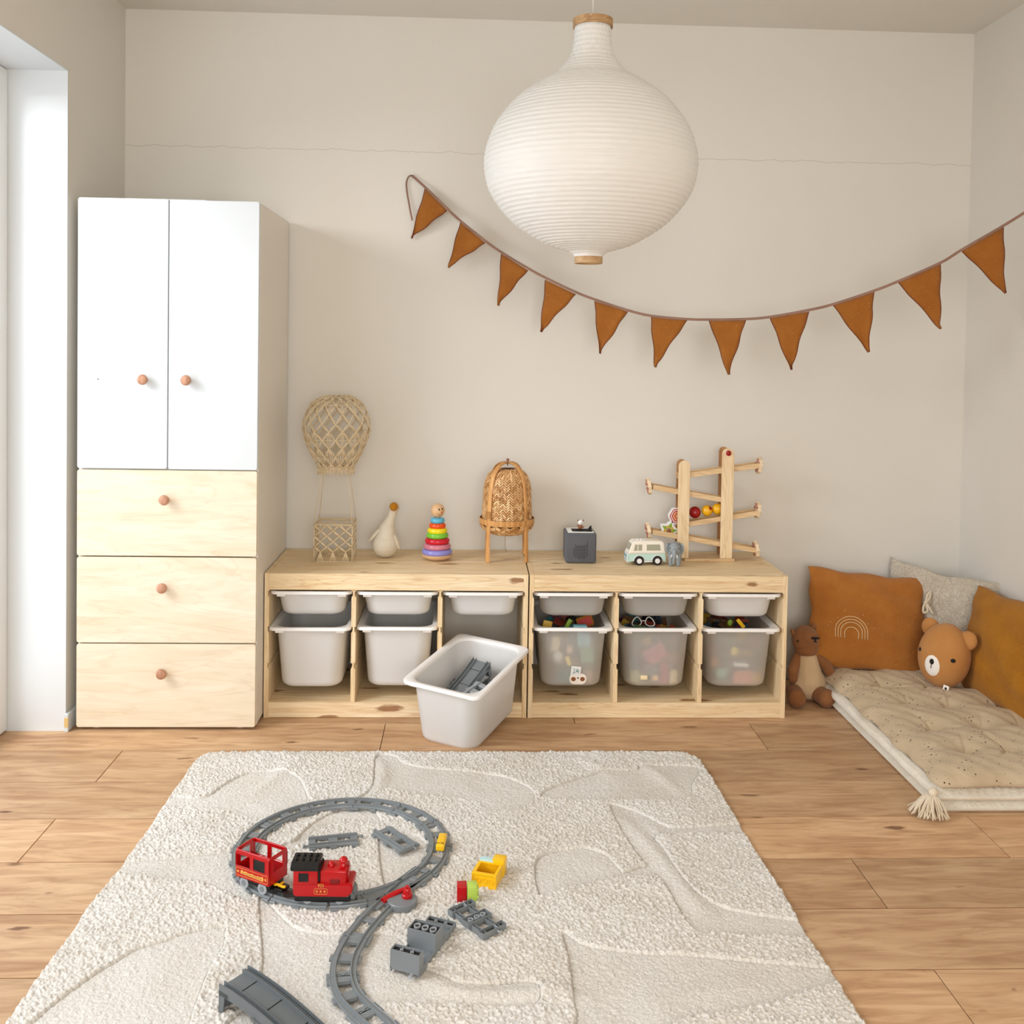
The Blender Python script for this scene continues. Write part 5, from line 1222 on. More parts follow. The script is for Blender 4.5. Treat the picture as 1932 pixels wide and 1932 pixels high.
# ================================================================== LOOSE BRICKS
yb = at(833, 1592, RZ+.018); yb_ = thing('toy_brick', 'long yellow rounded brick lying across the right side of the track ring', 'toy brick', (yb[0], yb[1], RZ+.0138), math.radians(84))
obj('body', bxm(-.034, .034, -.0110, .0110, 0, .018, .0045, 3), M['yellow'], yb_, 40)
bm = bmesh.new(); tube(bm, [(-.030, -.006+.003*math.cos(t*PI/5), .0183) if False else (-.024+.0028*math.sin(t*PI/5), -.005+.0032*math.cos(t*PI/5), .0182) for t in range(10)], .0007, 4, closed=True)
tube(bm, [(-.020, .001, .0182), (-.026, .004, .0182)], .0007, 4); tube(bm, [(-.024, .0045, .0182), (-.022, .009, .0182), (-.026, .0095, .0182)], .0007, 4)
obj('black_print', bm, M['black'], yb_)
def bxy(px, py): p = at(px, py, RZ); return p[0], p[1]
# open yellow box brick on its side edge
x, y = bxy(918, 1668); ob = thing('toy_brick', 'yellow open box brick with three round rings on its side', 'toy brick', (x+.002, y+.010, RZ-.002), math.radians(-18))
hx, hy, H = .0315, .029, .0375; t_ = .0022
bm = bmesh.new()
for a in ((-hx, hx, -hy, -hy+t_), (-hx, hx, hy-t_, hy), (-hx, -hx+t_, -hy+t_, hy-t_), (hx-t_, hx, -hy+t_, hy-t_)): box(bm, *a, 0, H-.0032)
box(bm, -hx+t_, hx-t_, -hy+t_, hy-t_, 0, .004)
obj('body', bm, M['yellow'], ob)
bm = bmesh.new()
for a in ((-hx, hx, -hy, -hy+.006), (-hx, hx, hy-.006, hy), (-hx, -hx+.0085, -hy+.006, hy-.006), (hx-.0065, hx, -hy+.006, hy-.006)): box(bm, *a, H-.0032, H)
obj('collar', bm, M['yellow'], ob)
for k in (-1, 0, 1): obj('ring', lathe([(.0050, 0), (.0064, 0), (.0064, .0035), (.0050, .0035), (.0050, 0)], 20, cap=False, M4=Matrix.Translation((k*.0165+.001, -hy+.001, .021)) @ Matrix.Rotation(PI/2, 4, 'X')), M['yellow'], ob, 40)
obj('frame_edge', tube(bmesh.new(), [(-hx+.001, -hy-.002, .002), (hx-.001, -hy-.002, .002), (hx-.001, -hy-.002, H-.002), (-hx+.001, -hy-.002, H-.002)], .0015, 5, closed=True), M['yellow'], ob)
for k in (-.010, .012): obj('clip', bxm(hx-.006, hx+.001, k-.003, k+.003, H+.0001, H+.0025, .0006, 1), M['yellow'], ob)
x, y = bxy(940, 1655); b2 = thing('toy_brick', 'solid yellow brick behind the open yellow box brick', 'toy brick', (x+.003, y+.016, RZ-.001), math.radians(-18))
obj('body', bxm(-.015, .0155, -.0155, .0155, 0, .043, .0012, 2), M['yellow'], b2, 30)
x, y = bxy(925, 1655); b3 = thing('toy_brick', 'pale blue sloped brick leaning between the two yellow bricks', 'toy brick', (x-.0035, y+.0145, RZ-.001), math.radians(-18))
obj('body', prism(bmesh.new(), [(-.024, 0), (.013, 0), (.013, .040), (-.012, .042), (-.022, .040), (-.0245, .034)], -.008, .008, 'xz', bev=.0015), M['pale_blue'], b3, 30)
x, y = bxy(871, 1702); b4 = thing('toy_brick', 'red brick standing against the lime green brick', 'toy brick', (x, y+.012, RZ-.001), math.radians(2))
obj('body', bxm(-.0118, .0115, -.0155, .0155, 0, .0385, .0008, 2), M['red'], b4, 30)
b5 = thing('toy_brick', 'lime green brick with side studs standing against the red brick', 'toy brick', (x+.0245, y+.012, RZ-.001), math.radians(2))
obj('body', bxm(-.0118, .0115, -.0155, .0155, 0, .0385, .0008, 2), M['lime'], b5, 30)
for yy in (-.0078, .0078):
    for zz_ in (.011, .028): obj('stud', lathe([(.0048, 0), (.0048, .0035), (.004, .0042), (0, .0042)], 16, M4=Matrix.Translation((.0115, yy, zz_)) @ Matrix.Rotation(PI/2, 4, 'Y')), M['lime'], b5, 40)

# ================================================================== FLOOR MATTRESS CORNER
def pad_mesh(x0, x1, y0, y1, z0, zf, nx, ny, rnd=.02, hang=0):
    """closed cushion-like slab: top height zf(u,v), rounded rim"""
    V, F = [], []
    def prof(d): d = min(1, max(0, d)); return math.sqrt(max(0, 1-(1-d)**2))
    for i in range(nx+1):
        for j in range(ny+1):
            u, v = i/nx, j/ny; x, y = x0+(x1-x0)*u, y0+(y1-y0)*v
            e = min((x-x0), (x1-x), (y-y0), (y1-y))/rnd; t = prof(e); h = zf(u, v)
            V.append((x, y, z0+(h-z0)*(.5+.5*t)))
    for i in range(nx+1):
        for j in range(ny+1):
            u, v = i/nx, j/ny; x, y = x0+(x1-x0)*u, y0+(y1-y0)*v
            e = min((x-x0), (x1-x), (y-y0), (y1-y))/rnd; t = prof(e); h = zf(u, v)
            V.append((x, y, z0+(h-z0)*(.5-.5*t)))
    n = ny+1; B = (nx+1)*n
    for i in range(nx):
        for j in range(ny):
            a = i*n+j; F.append((a, a+n, a+n+1, a+1)); F.append((B+a, B+a+1, B+a+n+1, B+a+n))
    for i in range(nx):
        for j in (0, ny): a = i*n+j; F.append((a, B+a, B+a+n, a+n) if j == 0 else (a, a+n, B+a+n, B+a))
    for j in range(ny):
        for i in (0, nx): a = i*n+j; F.append((a, a+1, B+a+1, B+a) if i == 0 else (a, B+a, B+a+1, a+1))
    return V, [], F
mx0, mx1, my0, my1 = 2.088, 2.722, -1.186, -.016
mt = thing('floor_mattress', 'white cotton floor mattress under the speckled quilt in the room corner', 'mattress', ((mx0+mx1)/2, my0, 0))
ox, oy = (mx0+mx1)/2, my0
def loc_(m_): V, E_, F = m_; return [(x-ox, y-oy, z) for x, y, z in V], E_, F
lowr = obj('lower_layer', loc_(pad_mesh(mx0+.005, mx1, my0+.004, my1, .0, lambda u, v: .036+.002*math.sin(u*11)*math.sin(v*17), 40, 70, .020)), M['mattress'], mt, True)
def ribs(u, v):
    y = v*(my1-my0); return .073+.0014*math.cos(u*2*PI*26)+.003*math.sin(v*21+1)*math.exp(-u*8)+.0022*math.sin(v*57)*math.exp(-u*9)
uppr = obj('upper_layer', loc_(pad_mesh(mx0, mx1, my0, my1, .035, ribs, 260, 110, .022)), M['mattress'], mt, True)
# tassel at the front left corner
tb = Vector((mx0+.004-ox, my0+.008-oy, .062)); bm = bmesh.new(); sphere(bm, tb+Vector((-.008, -.004, .004)), (.014, .013, .013), 16); obj('tassel_knot', bm, M['tassel'], mt, True)
bm = bmesh.new()
for k in range(64):
    a = PI*(.72+.95*k/63)+rng.normal(0, .05); dx, dy = math.cos(a), math.sin(a); ln_ = .045+.018*rng.random()
    s0 = tb+Vector((-.014, -.008, -.002)); 
    tube(bm, smoothpts([s0, s0+Vector((dx*ln_*.40, dy*ln_*.32, -.004)), s0+Vector((dx*ln_*.75+rng.normal(0, .003), dy*ln_*.62, -.028)), s0+Vector((dx*ln_*1.0+rng.normal(0, .004), dy*ln_*.85, -.053+.004*rng.random()))], 3), .0021, 5)
o = obj('tassel', bm, M['tassel'], mt, True)
# speckled quilt with tufts
qx0, qx1, qy0, qy1 = 2.098, 2.715, -1.196, -.03
tufts = [(u, v) for v in (.17, .335, .50, .665, .83) for u in (.25, .5, .75)]
tufts = [(u+(.0 if i % 2 else .03), v+rng.normal(0, .008)) for i, (u, v) in enumerate(tufts)]
TU = [(qx0+(qx1-qx0)*u, qy0+(qy1-qy0)*v) for u, v in tufts]
fold = [(cx, cy, rng.random()*PI, .5+rng.random()) for cx, cy in TU]
def quilt(u, v):
    x, y = qx0+(qx1-qx0)*u, qy0+(qy1-qy0)*v; h = .131; 
    for (cx, cy, ph, am) in fold:
        dx, dy = x-cx, y-cy; d = math.hypot(dx, dy)
        h -= .026*math.exp(-(d/.022)**1.2)+.010*math.exp(-(d/.06)**2)
        th = math.atan2(dy, dx)
        h -= .010*am*max(0, math.cos(3*th+ph))**16*math.exp(-(d/.085)**2)*(1-math.exp(-(d/.02)**2))
    # soft channels joining the tufts
    for yy in sorted({round(c[1], 3) for c in TU}): h -= .0012*math.exp(-((y-yy)/.014)**2)
    h += .0022*math.sin(x*31+y*9)+.0018*math.sin(y*41-x*13)+.0012*math.sin(x*90+y*70)
    e = min(x-qx0, y-qy0); h -= .020*math.exp(-max(0, e)/.035)
    if x-qx0 < .10: h -= .012*(1-(x-qx0)/.10)**2
    return h
qt = thing('quilted_pad', 'beige tufted pad with small dark speckles lying on the white mattress', 'pad', ((qx0+qx1)/2, qy0, .07))
ox, oy = (qx0+qx1)/2, qy0
V, E_, F = pad_mesh(qx0, qx1, qy0, qy1, .074, quilt, 150, 260, .040)
V = [(x-ox+(.006*math.sin(y*23)+.004*math.sin(y*51))*max(0, 1-(x-qx0)/.1), y-oy+(.004*math.sin(x*31))*max(0, 1-(y-qy0)/.1), z-.07) for x, y, z in V]
obj('pad', (V, E_, F), M['quilt'], qt, True)
for i, (cx, cy) in enumerate(TU):
    if cx > 2.65: continue
    obj('tuft_stitch', tube(bmesh.new(), [(cx-ox-.004, cy-oy-.003, quilt((cx-qx0)/(qx1-qx0), (cy-qy0)/(qy1-qy0))-.069), (cx-ox+.005, cy-oy+.003, quilt((cx-qx0)/(qx1-qx0), (cy-qy0)/(qy1-qy0))-.069)], .0014, 6), M['string'], qt, True)

def pillow(name, w_, h_, th, mat, parent, n=60, pinch=.06, folds=0.0, seed=1, corner=2.0, flat_top=None):
    """stuffed cushion in the local xz plane, front towards -y, bottom edge at z=0"""
    r_ = np.random.default_rng(seed); ph = r_.random(6)*6; V, F = [], []
    for s in (-1, 1):
        for i in range(n+1):
            for j in range(n+1):
                u, v = 2*i/n-1, 2*j/n-1
                k = (max(0, 1-abs(u)**2.6))**.55*(max(0, 1-abs(v)**2.6))**.55
                x = u*w_/2*(1-pinch*(1-abs(v)**corner)); z = h_/2+v*h_/2*(1-pinch*(1-abs(u)**corner))
                x += .004*math.sin(v*9+ph[0])*abs(u)**3; z += .004*math.sin(u*8+ph[1])*abs(v)**3
                f = folds*(math.sin(v*13+ph[2]+u*2.5)*abs(u)**1.5*.8+math.sin(v*27+ph[3]+3*u)*.35*max(0, u)**2+.4*math.sin(u*6+v*7+ph[4]))*k
                y = s*(th/2*k+.0012)+f
                V.append((x, y, z))
    m = n+1; B = m*m
    for i in range(n):
        for j in range(n):
            a = i*m+j; F.append((a, a+m, a+m+1, a+1)); F.append((B+a, B+a+1, B+a+m+1, B+a+m))
    for i in range(n):
        a = i*m; F.append((a, B+a, B+a+m, a+m)); a = i*m+n; F.append((a, a+m, B+a+m, B+a)); a = i; F.append((a, a+1, B+a+1, B+a)); a = n*m+i; F.append((a, B+a, B+a+1, a+1))
    return obj(name, (V, [], F), mat, parent, True)

# rust cushion with the embroidered rainbow, leaning on the back wall
rc = thing('rust_cushion', 'rust muslin cushion with a cream rainbow embroidered on it, leaning on the back wall', 'cushion', (2.262, -.262, .112), (math.radians(-24), math.radians(5.5), math.radians(-4)))
pillow('cover', .458, .385, .105, M['rust'], rc, pinch=.035, folds=.010, seed=3)
def front_y(x, z, w_=.458, h_=.385, th=.105):
    u, v = x/(w_/2), (z-h_/2)/(h_/2); k = (max(0, 1-abs(u)**2.6))**.55*(max(0, 1-abs(v)**2.6))**.55; return -(th/2*k+.0012)
def foldy(x, z):
    r_ = np.random.default_rng(3); ph = r_.random(6)*6; u, v = x/(.458/2), (z-.385/2)/(.385/2); k = (max(0, 1-abs(u)**2.6))**.55*(max(0, 1-abs(v)**2.6))**.55
    return .010*(math.sin(v*13+ph[2]+u*2.5)*abs(u)**1.5*.8+math.sin(v*27+ph[3]+3*u)*.35*max(0, u)**2+.4*math.sin(u*6+v*7+ph[4]))*k
cxr, czr = -.078, .118
def stitch(pts, r=.0012): return [(x, front_y(x, z)+foldy(x, z)-.0012, z) for x, z in pts]
bm = bmesh.new()
for r0, hgt, dz in ((.060, .056, .0), (.050, .052, 0), (.040, .048, 0), (.026, .035, .0)):
    hh = hgt; pts = [(cxr-r0, czr-.005)]+[(cxr-r0*1.0*math.cos(t), czr+hh*.35+ (r0*.95)*math.sin(t)) for t in [PI*k/16 for k in range(17)]]+[(cxr+r0, czr-.005)]
    tube(bm, stitch(pts), .0013, 5)
obj('rainbow_embroidery', bm, M['embroidery'], rc, True, label='cream embroidered rainbow lines')
bm = bmesh.new()
for a in (.25, .55, 1.0, 1.9, 2.35, 2.75, 2.95):
    rr_ = .078+.010*math.sin(a*7); x, z = cxr+rr_*math.cos(a), czr+.02+rr_*math.sin(a)*.95; sphere(bm, (x, front_y(x, z)+foldy(x, z)-.0008, z), .0017, 6)
o = obj('embroidered_dots', bm, M['embroidery'], rc, True)
for zc, sd in ((.285, 1), (.145, -1)):
    bx_ = .2180; bm = bmesh.new()
    sphere(bm, (bx_, -.036, zc), (.008, .007, .008), 10)
    for pts in ([(bx_, -.008, zc), (bx_+.006, -.012, zc+.030), (bx_+.020, -.012, zc+.044), (bx_+.014, -.010, zc+.018), (bx_, -.008, zc)], [(bx_, -.008, zc), (bx_-.012, -.014, zc-.018), (bx_-.014, -.016, zc-.040), (bx_+.003, -.014, zc-.032), (bx_, -.008, zc)],
                [(bx_, -.008, zc), (bx_+.012, -.013, zc-.02), (bx_+.024, -.012, zc-.042)] if sd > 0 else [(bx_, -.008, zc), (bx_+.006, -.016, zc-.03), (bx_+.003, -.018, zc-.082)]):
        tube(bm, smoothpts(pts, 4), 1, 8, flat=(.0022, .0048 if sd > 0 else .0065, (0, -1, 0)))
    bmesh.ops.translate(bm, verts=[v for v in bm.verts if v.co.y > -.028], vec=(0, -.030, 0)); obj('tie_bow', bm, M['tassel'], rc, True, label='cream fabric tie bow')
# cream knitted cushion behind, in the corner
cc = thing('cream_cushion', 'cream knitted cushion standing behind in the corner of the walls', 'cushion', (2.535, -.200, .105), (math.radians(-9), math.radians(4), math.radians(-44)))
ck = pillow('cover', .44, .395, .060, M['cream_knit'], cc, pinch=.13, folds=.006, seed=5, corner=1.6)
# ochre cushion leaning on the right wall
oc = thing('ochre_cushion', 'large plain ochre cushion leaning on the right wall', 'cushion', (2.595, -.600, .086), (math.radians(-14), math.radians(-3), math.radians(-85)))
pillow('cover', .56, .40, .12, M['ochre'], oc, pinch=.05, folds=.010, seed=9)

# bear head cushion
bh = thing('bear_head_cushion', 'caramel bear head cushion with a white muzzle between the rust and ochre cushions', 'cushion', (2.458, -.425, .112), (math.radians(-8), math.radians(5), math.radians(-52)))
BX, BY, BZ = .092, .074, .118
hd = obj('head', sphere(bmesh.new(), (0, 0, BZ), (BX, BY, BZ), 40), M['bear'], bh, True)
for ex, ey, ez, ry in ((-.080, .030, .198, -.5), (.070, .010, .196, .6)):
    obj('ear', sphere(bmesh.new(), (ex, ey, ez), (.034, .018, .036), 20, rot=Euler((0, ry, 0)).to_matrix()), M['bear'], bh, True)
def on_bear(x, z, k=1.0): q_ = 1-(x/BX)**2-((z-BZ)/BZ)**2; return -BY*math.sqrt(max(.0, q_))*k
def patch(name, cx, cz, rx, rz, mat, lift, label=None, pw=2):
    V, F = [(cx, on_bear(cx, cz)-lift, cz)], []; nr, ns = 5, 32
    for i in range(1, nr+1):
        for k in range(ns):
            t = 2*PI*k/ns; x, z = cx+rx*i/nr*math.cos(t), cz+rz*i/nr*math.sin(t); V.append((x, on_bear(x, z)-lift*(1 if i < nr else -.5), z))
    for k in range(ns): F.append((0, 1+k, 1+(k+1) % ns))
    for i in range(nr-1):
        for k in range(ns): a_, b_ = 1+i*ns+k, 1+i*ns+(k+1) % ns; F.append((a_, a_+ns, b_+ns, b_))
    return obj(name, (V, [], F), mat, bh, True, label=label)
patch('muzzle', -.006, .083, .030, .040, M['bear_white'], .0022, 'white oval muzzle')
patch('nose', -.006, .098, .0095, .0120, M['black_matt'], .0045)
obj('mouth_stitch', tube(bmesh.new(), [(-.006, on_bear(-.006, .088)-.004, .088), (-.006, on_bear(-.006, .074)-.004, .074)], .0012, 6), M['black_matt'], bh, True)
for ex in (-.068, .060): patch('eye', ex, .122, .0075, .0078, M['black_matt'], .002)
sm = [(BX*1.002*math.cos(t), .012, BZ+BZ*1.0*math.sin(t)*.995) for t in [2*PI*k/40 for k in range(40)]]
obj('side_seam', tube(bmesh.new(), sm, .0010, 5, closed=True), M['bear'], bh, True)
lb = obj('care_label', bxm(.040, .061, -.052, -.0505, .006, .028, .0004, 1), M['bear_white'], bh); obj('label_mark', lathe([(0, 0), (.0045, 0), (.0045, .0004), (0, .0004)], 12, M4=Matrix.Translation((.0505, -.0521, .017)) @ Matrix.Rotation(PI/2, 4, 'X')), M['black_matt'], lb)

# plush sitting beside the frame
pb = thing('plush_bear', 'brown stuffed animal with sand coloured overalls sitting against the back wall by the mattress', 'soft toy', (2.002, -.215, .0))
q = lambda px, py, Y=-.26: Vector((atY(px, py, Y)[0]-pb.location.x, Y-pb.location.y, atY(px, py, Y)[2]))
blob('body', [((q(1528, 1300).x, -.03, .062), (.074, .056, .060)), ('limb', (q(1528, 1290).x, -.03, .075), .060, (q(1526, 1252).x, -.026, .150), .042)], M['sand_plush'], pb, .005, 6, label='sand coloured torso')
hx_, hz_ = q(1523, 1215).x, q(1523, 1215).z
blob('head', [((hx_, -.022, hz_+.010), (.052, .048, .056)), ((hx_+.006, -.040, hz_+.028), (.036, .042, .032)), ((hx_+.004, -.024, hz_-.026), (.047, .042, .030))], M['brown_plush'], pb, .005, 6)
obj('ear', sphere(bmesh.new(), (hx_-.046, -.018, hz_+.034), (.009, .012, .018), 14, rot=Euler((0, -.5, 0)).to_matrix()), M['brown_plush'], pb, True)
obj('ear', sphere(bmesh.new(), (hx_+.040, .004, hz_+.052), (.013, .012, .014), 14), M['brown_plush'], pb, True)
obj('eye', sphere(bmesh.new(), (hx_-.040, -.055, hz_+.014), (.0034, .003, .0045), 10), M['black_matt'], pb, True)
nx_, nz_ = hx_+.018, hz_+.030
bm = bmesh.new(); tube(bm, [(nx_-.015, -.0815, nz_+.003), (nx_, -.0845, nz_+.0035), (nx_+.015, -.0805, nz_+.003)], [.0035, .005, .0035], 8); tube(bm, [(nx_, -.084, nz_), (nx_, -.0835, nz_-.010)], .0028, 8); tube(bm, [(nx_-.006, -.0825, nz_-.0105), (nx_+.006, -.0825, nz_-.0105)], .0018, 6)
obj('nose', bm, M['black_matt'], pb, True)
for s, a, b_, c_ in ((-1, (1505, 1240), (1496, 1265), (1496, 1280)), (1, (1546, 1240), (1560, 1257), (1568, 1272))):
    blob('arm', [('limb', q(*a, -.24), .020, q(*b_, -.262), .022), ('limb', q(*b_, -.262), .022, q(*c_, -.265), .0195)], M['brown_plush'], pb, .004, 4)
for s, px in ((-1, 1502), (1, 1556)):
    cx_ = q(px, 1318, -.315).x
    blob('leg', [('limb', (cx_*.75, -.05, .040), .032, (cx_, -.115, .034), .033), ((cx_+.002*s, -.118, .036), (.034, .026, .036))], M['brown_plush'], pb, .004, 4)

# ================================================================== WHAT THE BINS HOLD
def in_bin(ci, dx, y, z): return (CX[ci]+dx*.93, -.432+.196+y+.008, GZ[1]-.2223+z)
def blockthing(label, ci, dx, z, sx, sz, mat, y=-.157, sy=.016, rot=0, tilt=0, name='toy_block', group='toys in the frosted bins', shape='box'):
    d_ = min(.05, max(0, abs(dx)*.93+sx/2-.050)); y = y+.054-math.sqrt(.054**2-d_**2) if z < .19 else y
    if z < .03: y += .004
    t = thing(name, label, 'toy', in_bin(ci, dx, y, z), (0, tilt, rot), group=group)
    if shape == 'box': obj('body', bxm(-sx/2, sx/2, -sy/2, sy/2, 0, sz, min(sx, sz)*.12, 2), mat, t, 40)
    elif shape == 'ball': obj('body', sphere(bmesh.new(), (0, 0, sz/2), (sx/2, sy/2, sz/2), 20), mat, t, True)
    elif shape == 'brick':
        obj('body', bxm(-sx/2, sx/2, -sy/2, sy/2, 0, sz, .001, 1), mat, t)
        for k in (-1, 1): obj('stud', lathe([(sx*.16, sz), (sx*.16, sz+.005), (0, sz+.0052)], 14, M4=Matrix.Translation((k*sx*.25, 0, 0))), mat, t, 40)
    return t
P_ = lambda n, c: plastic(n, c, .5)
tq, sg, sk, pk, cr_, dk = P_('teal_toy', '#3f7f80'), P_('sage_toy', '#7fb58e'), P_('sky_toy', '#8ec9da'), P_('pink_toy', '#c76a86'), P_('cream_toy', '#f3e2b8'), P_('slate_toy', '#6a7480')
or_, yl = P_('orange_toy', '#e89a3c'), P_('pale_yellow_toy', '#f3de7a')
A = 3
blockthing('sky blue toy block high on the right inside the masked bin', A, .045, .150, .045, .045, sk, shape='brick')
blockthing('sage green toy block right of the yellow tag inside the masked bin', A, .062, .085, .05, .06, sg)
blockthing('cream toy figure high on the left inside the masked bin', A, -.070, .130, .028, .055, cr_, tilt=.2)
blockthing('pale grey toy ball left of the yellow tag inside the masked bin', A, -.055, .090, .035, .04, M['white_plastic'], shape='ball')
blockthing('small peach toy above the yellow tag inside the masked bin', A, -.010, .118, .024, .035, P_('peach_toy', '#f0c8a8'), shape='ball')
blockthing('yellow tag upright inside the masked bin', A, -.008, .082, .016, .034, yl, tilt=-.35, sy=.006, y=-.166)
blockthing('dark teal toy block low inside the masked bin', A, -.030, .014, .060, .05, tq)
blockthing('tan toy block at the low right inside the masked bin', A, .066, .012, .036, .045, P_('tan_toy', '#c9a184'))
pc_ = thing('paper_tag', 'white paper slip with a dark scribble inside the bin with the mask', 'paper', in_bin(A, .015, -.1705, .062), (0, .10, 0))
obj('sheet', bxm(-.018, .018, -.0006, .0006, -.017, .017), M['white_plastic'], pc_)
obj('scribble', tube(bmesh.new(), smoothpts([(-.012, -.001, .008), (-.004, -.001, .006), (-.010, -.001, -.010), (.001, -.001, -.002), (.004, -.001, .010), (.004, -.001, -.004), (.010, -.001, .006), (.010, -.001, -.008)], 4), .0009, 5), tq, pc_)
mk_ = thing('toy_mask', 'small white two-eyed mask pressed against the front of the frosted bin', 'toy', in_bin(A, .024, -.1675, .032), (0, 0, 0))
bm = prism(bmesh.new(), [(x, z) for x, z, _ in rrect(.031, .0195, .018, 0, 6)], -.002, .002, 'xz', bev=.001); obj('plate', bm, M['cream_plastic'], mk_, 40)
for s in (-1, 1): obj('eye_hole', lathe([(0, 0), (.0088, 0), (.0088, .0006), (0, .0006)], 20, M4=Matrix.Translation((s*.0165, -.0021, 0)) @ Matrix.Rotation(PI/2, 4, 'X'), squash=(1, .9)), M['copper'], mk_, 40)
obj('nose_mark', lathe([(0, 0), (.003, 0), (.003, .0006), (0, .0006)], 12, M4=Matrix.Translation((0, -.0021, .004)) @ Matrix.Rotation(PI/2, 4, 'X')), M['black_matt'], mk_)
B = 4
blockthing('dark blue toy block at the left edge inside the bin with the glasses', B, -.082, .060, .030, .055, P_('navy_toy', '#3f6878'))
blockthing('pale green toy block low left inside the bin with the glasses', B, -.076, .012, .036, .046, P_('pistachio_toy', '#d3dca0'))
blockthing('ivory T-shaped toy low left inside the bin with the glasses', B, -.046, .030, .026, .016, cr_, y=-.164); 
blockthing('large pink toy in the middle inside the bin with the glasses', B, .015, .095, .085, .06, pk, tilt=-.5, y=-.150)
blockthing('narrow red toy block low inside the bin with the glasses', B, .036, .012, .030, .075, P_('rose_toy', '#b8405c'))
blockthing('cream toy block low right inside the bin with the glasses', B, .073, .012, .028, .050, P_('butter_toy', '#f2e0b0'), y=-.164)
blockthing('small peach toy ball low inside the bin with the glasses', B, .0, .022, .026, .026, P_('apricot_toy', '#efc490'), shape='ball', y=-.162)
blockthing('grey toy block in the middle low inside the bin with the glasses', B, -.018, .040, .050, .045, dk, y=-.150)
D = 5
blockthing('yellow toy ball in the middle of the bin nearest the plush', D, -.018, .118, .030, .034, P_('lemon_toy', '#f2d84e'), shape='ball', y=-.162)
blockthing('mint toy block low left inside the bin nearest the plush', D, -.062, .036, .040, .034, P_('aqua_toy', '#8fc6b6'))
blockthing('orange toy block at the left edge inside the bin nearest the plush', D, -.088, .070, .026, .030, or_)
blockthing('coral toy block low centre inside the bin nearest the plush', D, .020, .012, .070, .050, P_('coral_toy', '#e08868'))
blockthing('amber toy block low right inside the bin nearest the plush', D, .080, .012, .034, .034, P_('amber_toy', '#f0bc3c'))
blockthing('silver toy lying in the middle of the bin nearest the plush', D, .010, .078, .055, .014, M['white_plastic'], tilt=.1, y=-.160)
blockthing('slate toy wedge behind the silver toy in the bin nearest the plush', D, .0, .070, .060, .030, dk, y=-.148)
# things sticking out above the rims
zr = .2225
blockthing('yellow card at the left above the rim of the masked bin', A, -.098, zr-.022, .034, .030, M['leaf_gold'], y=-.110, tilt=.2, sy=.004)
blockthing('lime toy piece poking above the rim of the masked bin', A, -.018, zr-.024, .016, .036, M['leaf_green'], y=-.09, tilt=.5, sy=.008)
t = blockthing('red card with a yellow border above the rim of the masked bin', A, .070, zr-.030, .062, .044, M['ochre'], y=-.060, tilt=-.35, sy=.004); obj('red_field', bxm(-.025, .025, -.0032, -.002, .006, .038), M['swirl_red'], t)
blockthing('blue flat toy lying at the rim of the masked bin', A, .035, zr-.019, .050, .012, sk, y=-.115, sy=.03)
gl = thing('toy_glasses', 'white toy glasses frame poking above the rim of the middle frosted bin', 'toy glasses', in_bin(B, -.035, -.075, zr-.005), (math.radians(-20), 0, 0))
for s in (-1, 1): obj('lens_rim', tube(bmesh.new(), smoothpts([(s*.008, 0, -.006), (s*.012, 0, .010), (s*.022, 0, .018), (s*.036, 0, .008), (s*.042, 0, -.010), (s*.024, 0, -.016)], 4, True), .0022, 6, closed=True), M['white_plastic'], gl, True)
obj('bridge', tube(bmesh.new(), [(-.009, 0, .002), (0, 0, .005), (.009, 0, .002)], .002, 6), M['white_plastic'], gl, True)
blockthing('green leafy toy piece above the rim of the bin nearest the plush', D, -.018, zr-.018, .020, .026, M['leaf_green'], y=-.08, tilt=.3, shape='ball', sy=.01)
blockthing('yellow toy bar above the rim of the bin nearest the plush', D, .040, zr-.020, .014, .040, M['yellow'], y=-.09, tilt=-.7, sy=.012)
# the colourful heap behind the pieces pressed to the front, and the grey heap in the pulled-out bin
def heap(label, M4, hx, y0, y1, ztop, mats, n, name='toy_heap'):
    bm = bmesh.new()
    for k in range(n):
        x, y = rng.uniform(-hx, hx), rng.uniform(y0, y1); z = rng.uniform(.01, ztop); a = [rng.uniform(.012, .026) for _ in range(3)]
        fac = .72+.28*z/ztop; R_ = Euler((rng.uniform(-.6, .6), rng.uniform(-.6, .6), rng.uniform(0, 3))).to_matrix().to_4x4()
        box(bm, -a[0], a[0], -a[1], a[1], -a[2]*.7, a[2]*.7, 0, mat=int(rng.integers(len(mats))), M4=Matrix.Translation((x*fac, y*fac, z)) @ R_)
    o = obj(name, bm, mats); o.matrix_world = M4; tag(o, label, 'toys', kind='stuff'); return o
dkc = [plastic('heap_'+n_, c_, .6) for n_, c_ in (('navy', '#3f5a70'), ('plum', '#7d4055'), ('moss', '#547a56'), ('brown', '#7a5a38'), ('ink', '#24272c'), ('brick', '#94402f'), ('teal', '#438088'), ('mustard', '#c09a38'))]
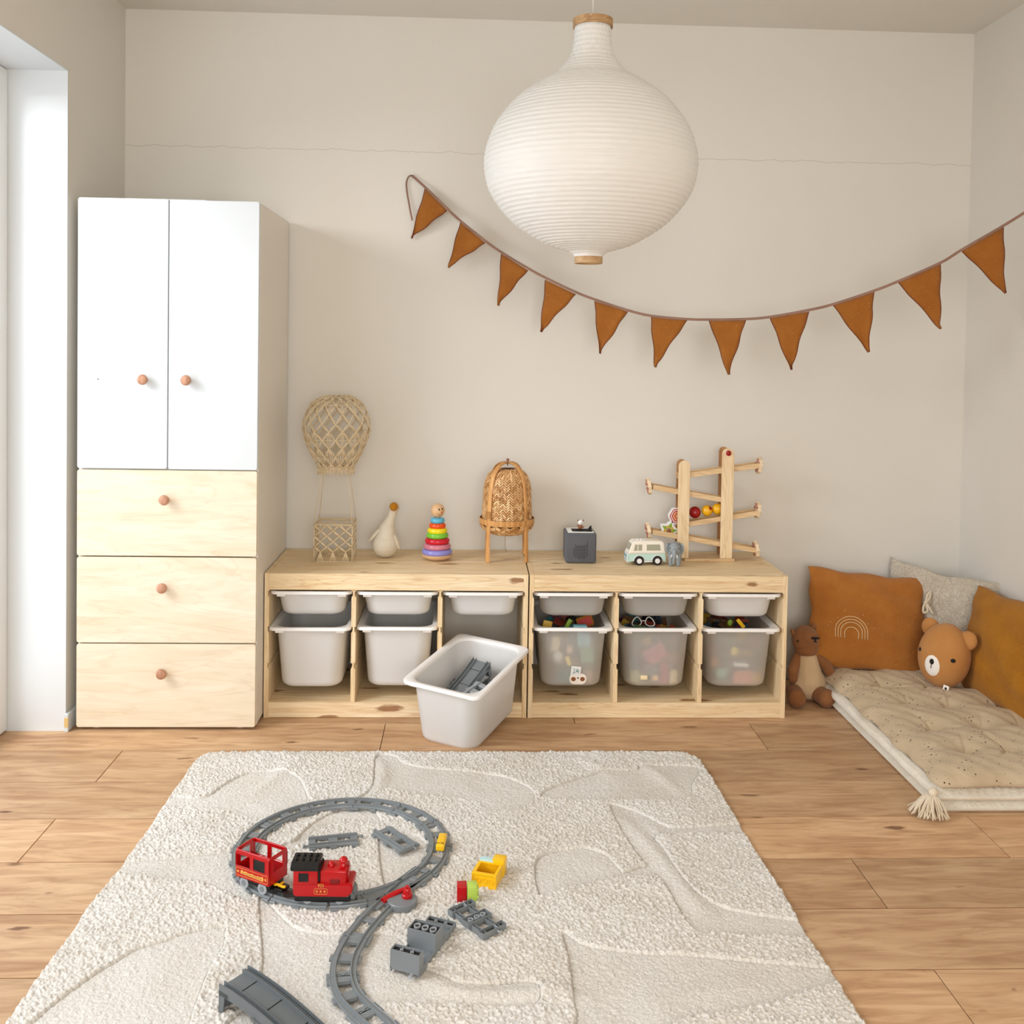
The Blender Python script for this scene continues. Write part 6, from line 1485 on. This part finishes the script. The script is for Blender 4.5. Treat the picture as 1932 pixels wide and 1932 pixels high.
heap('jumbled heap of dark toys filling the frosted bin with the mask', Matrix.Translation(in_bin(3, 0, .0, 0)), .085, -.118, .13, .185, dkc, 170)
heap('jumbled heap of dark toys filling the frosted bin with the glasses', Matrix.Translation(in_bin(4, 0, .0, 0)), .085, -.118, .13, .185, dkc, 170)
heap('jumbled heap of dark toys filling the frosted bin nearest the plush', Matrix.Translation(in_bin(5, 0, .0, 0)), .085, -.118, .13, .185, dkc, 170)
BM_ = Matrix.Translation(BC) @ Euler((BTILT[0], BTILT[1], BANG)).to_matrix().to_4x4()
heap('heap of grey toy track pieces filling the lower half of the pulled-out bin', BM_, .080, -.135, .135, .115, [M['grey_dark'], M['grey_track'], M['grey_dark']], 150, 'track_heap')
def inb(x, y, z, ang=0, rx=0, ry=0): return BM_ @ Matrix.Translation((x, y, z)) @ Euler((rx, ry, ang)).to_matrix().to_4x4()
br = bridge('grey bridge ramp lying on the heap inside the pulled-out bin', (0, 0, 0), 0, Ln=.255, concave=True, mat='grey_track'); br.matrix_world = inb(-.008, .128, .126, -PI/2-.12, .0, .10)
for lbl, x, y, z, a, m_ in (('small straight grey track on the heap at the right side of the pulled-out bin', .052, -.050, .150, 1.35, 'grey_light'), ('small straight grey track on the heap near the front wall of the pulled-out bin', -.045, -.118, .150, -.35, 'grey_dark')):
    t = thing('straight_track', lbl, 'toy track'); t.matrix_world = inb(x, y, z, a, .1, -.1); track_piece(t, path([(-.05+.02*k, 0) for k in range(6)]), ties=(.07, .5, .93), key=False, mats=m_)
for lbl, x, y, z, a, m_ in (('dark grey toy block on the heap inside the pulled-out bin, beside the ramp', .052, -.005, .125, .3, 'grey_dark'), ('light grey toy block on the heap in the right front corner of the pulled-out bin', .060, -.115, .140, .7, 'grey_light')):
    t = thing('toy_block', lbl, 'toy brick'); t.matrix_world = inb(x, y, z, a, .1, .2); obj('body', bxm(-.028, .028, -.014, .014, 0, .030, .001, 1), M[m_], t)
    for k in (-1, 1): obj('stud', lathe([(.006, .030), (.006, .035), (0, .0352)], 14, M4=Matrix.Translation((k*.014, 0, 0))), M[m_], t, 40)
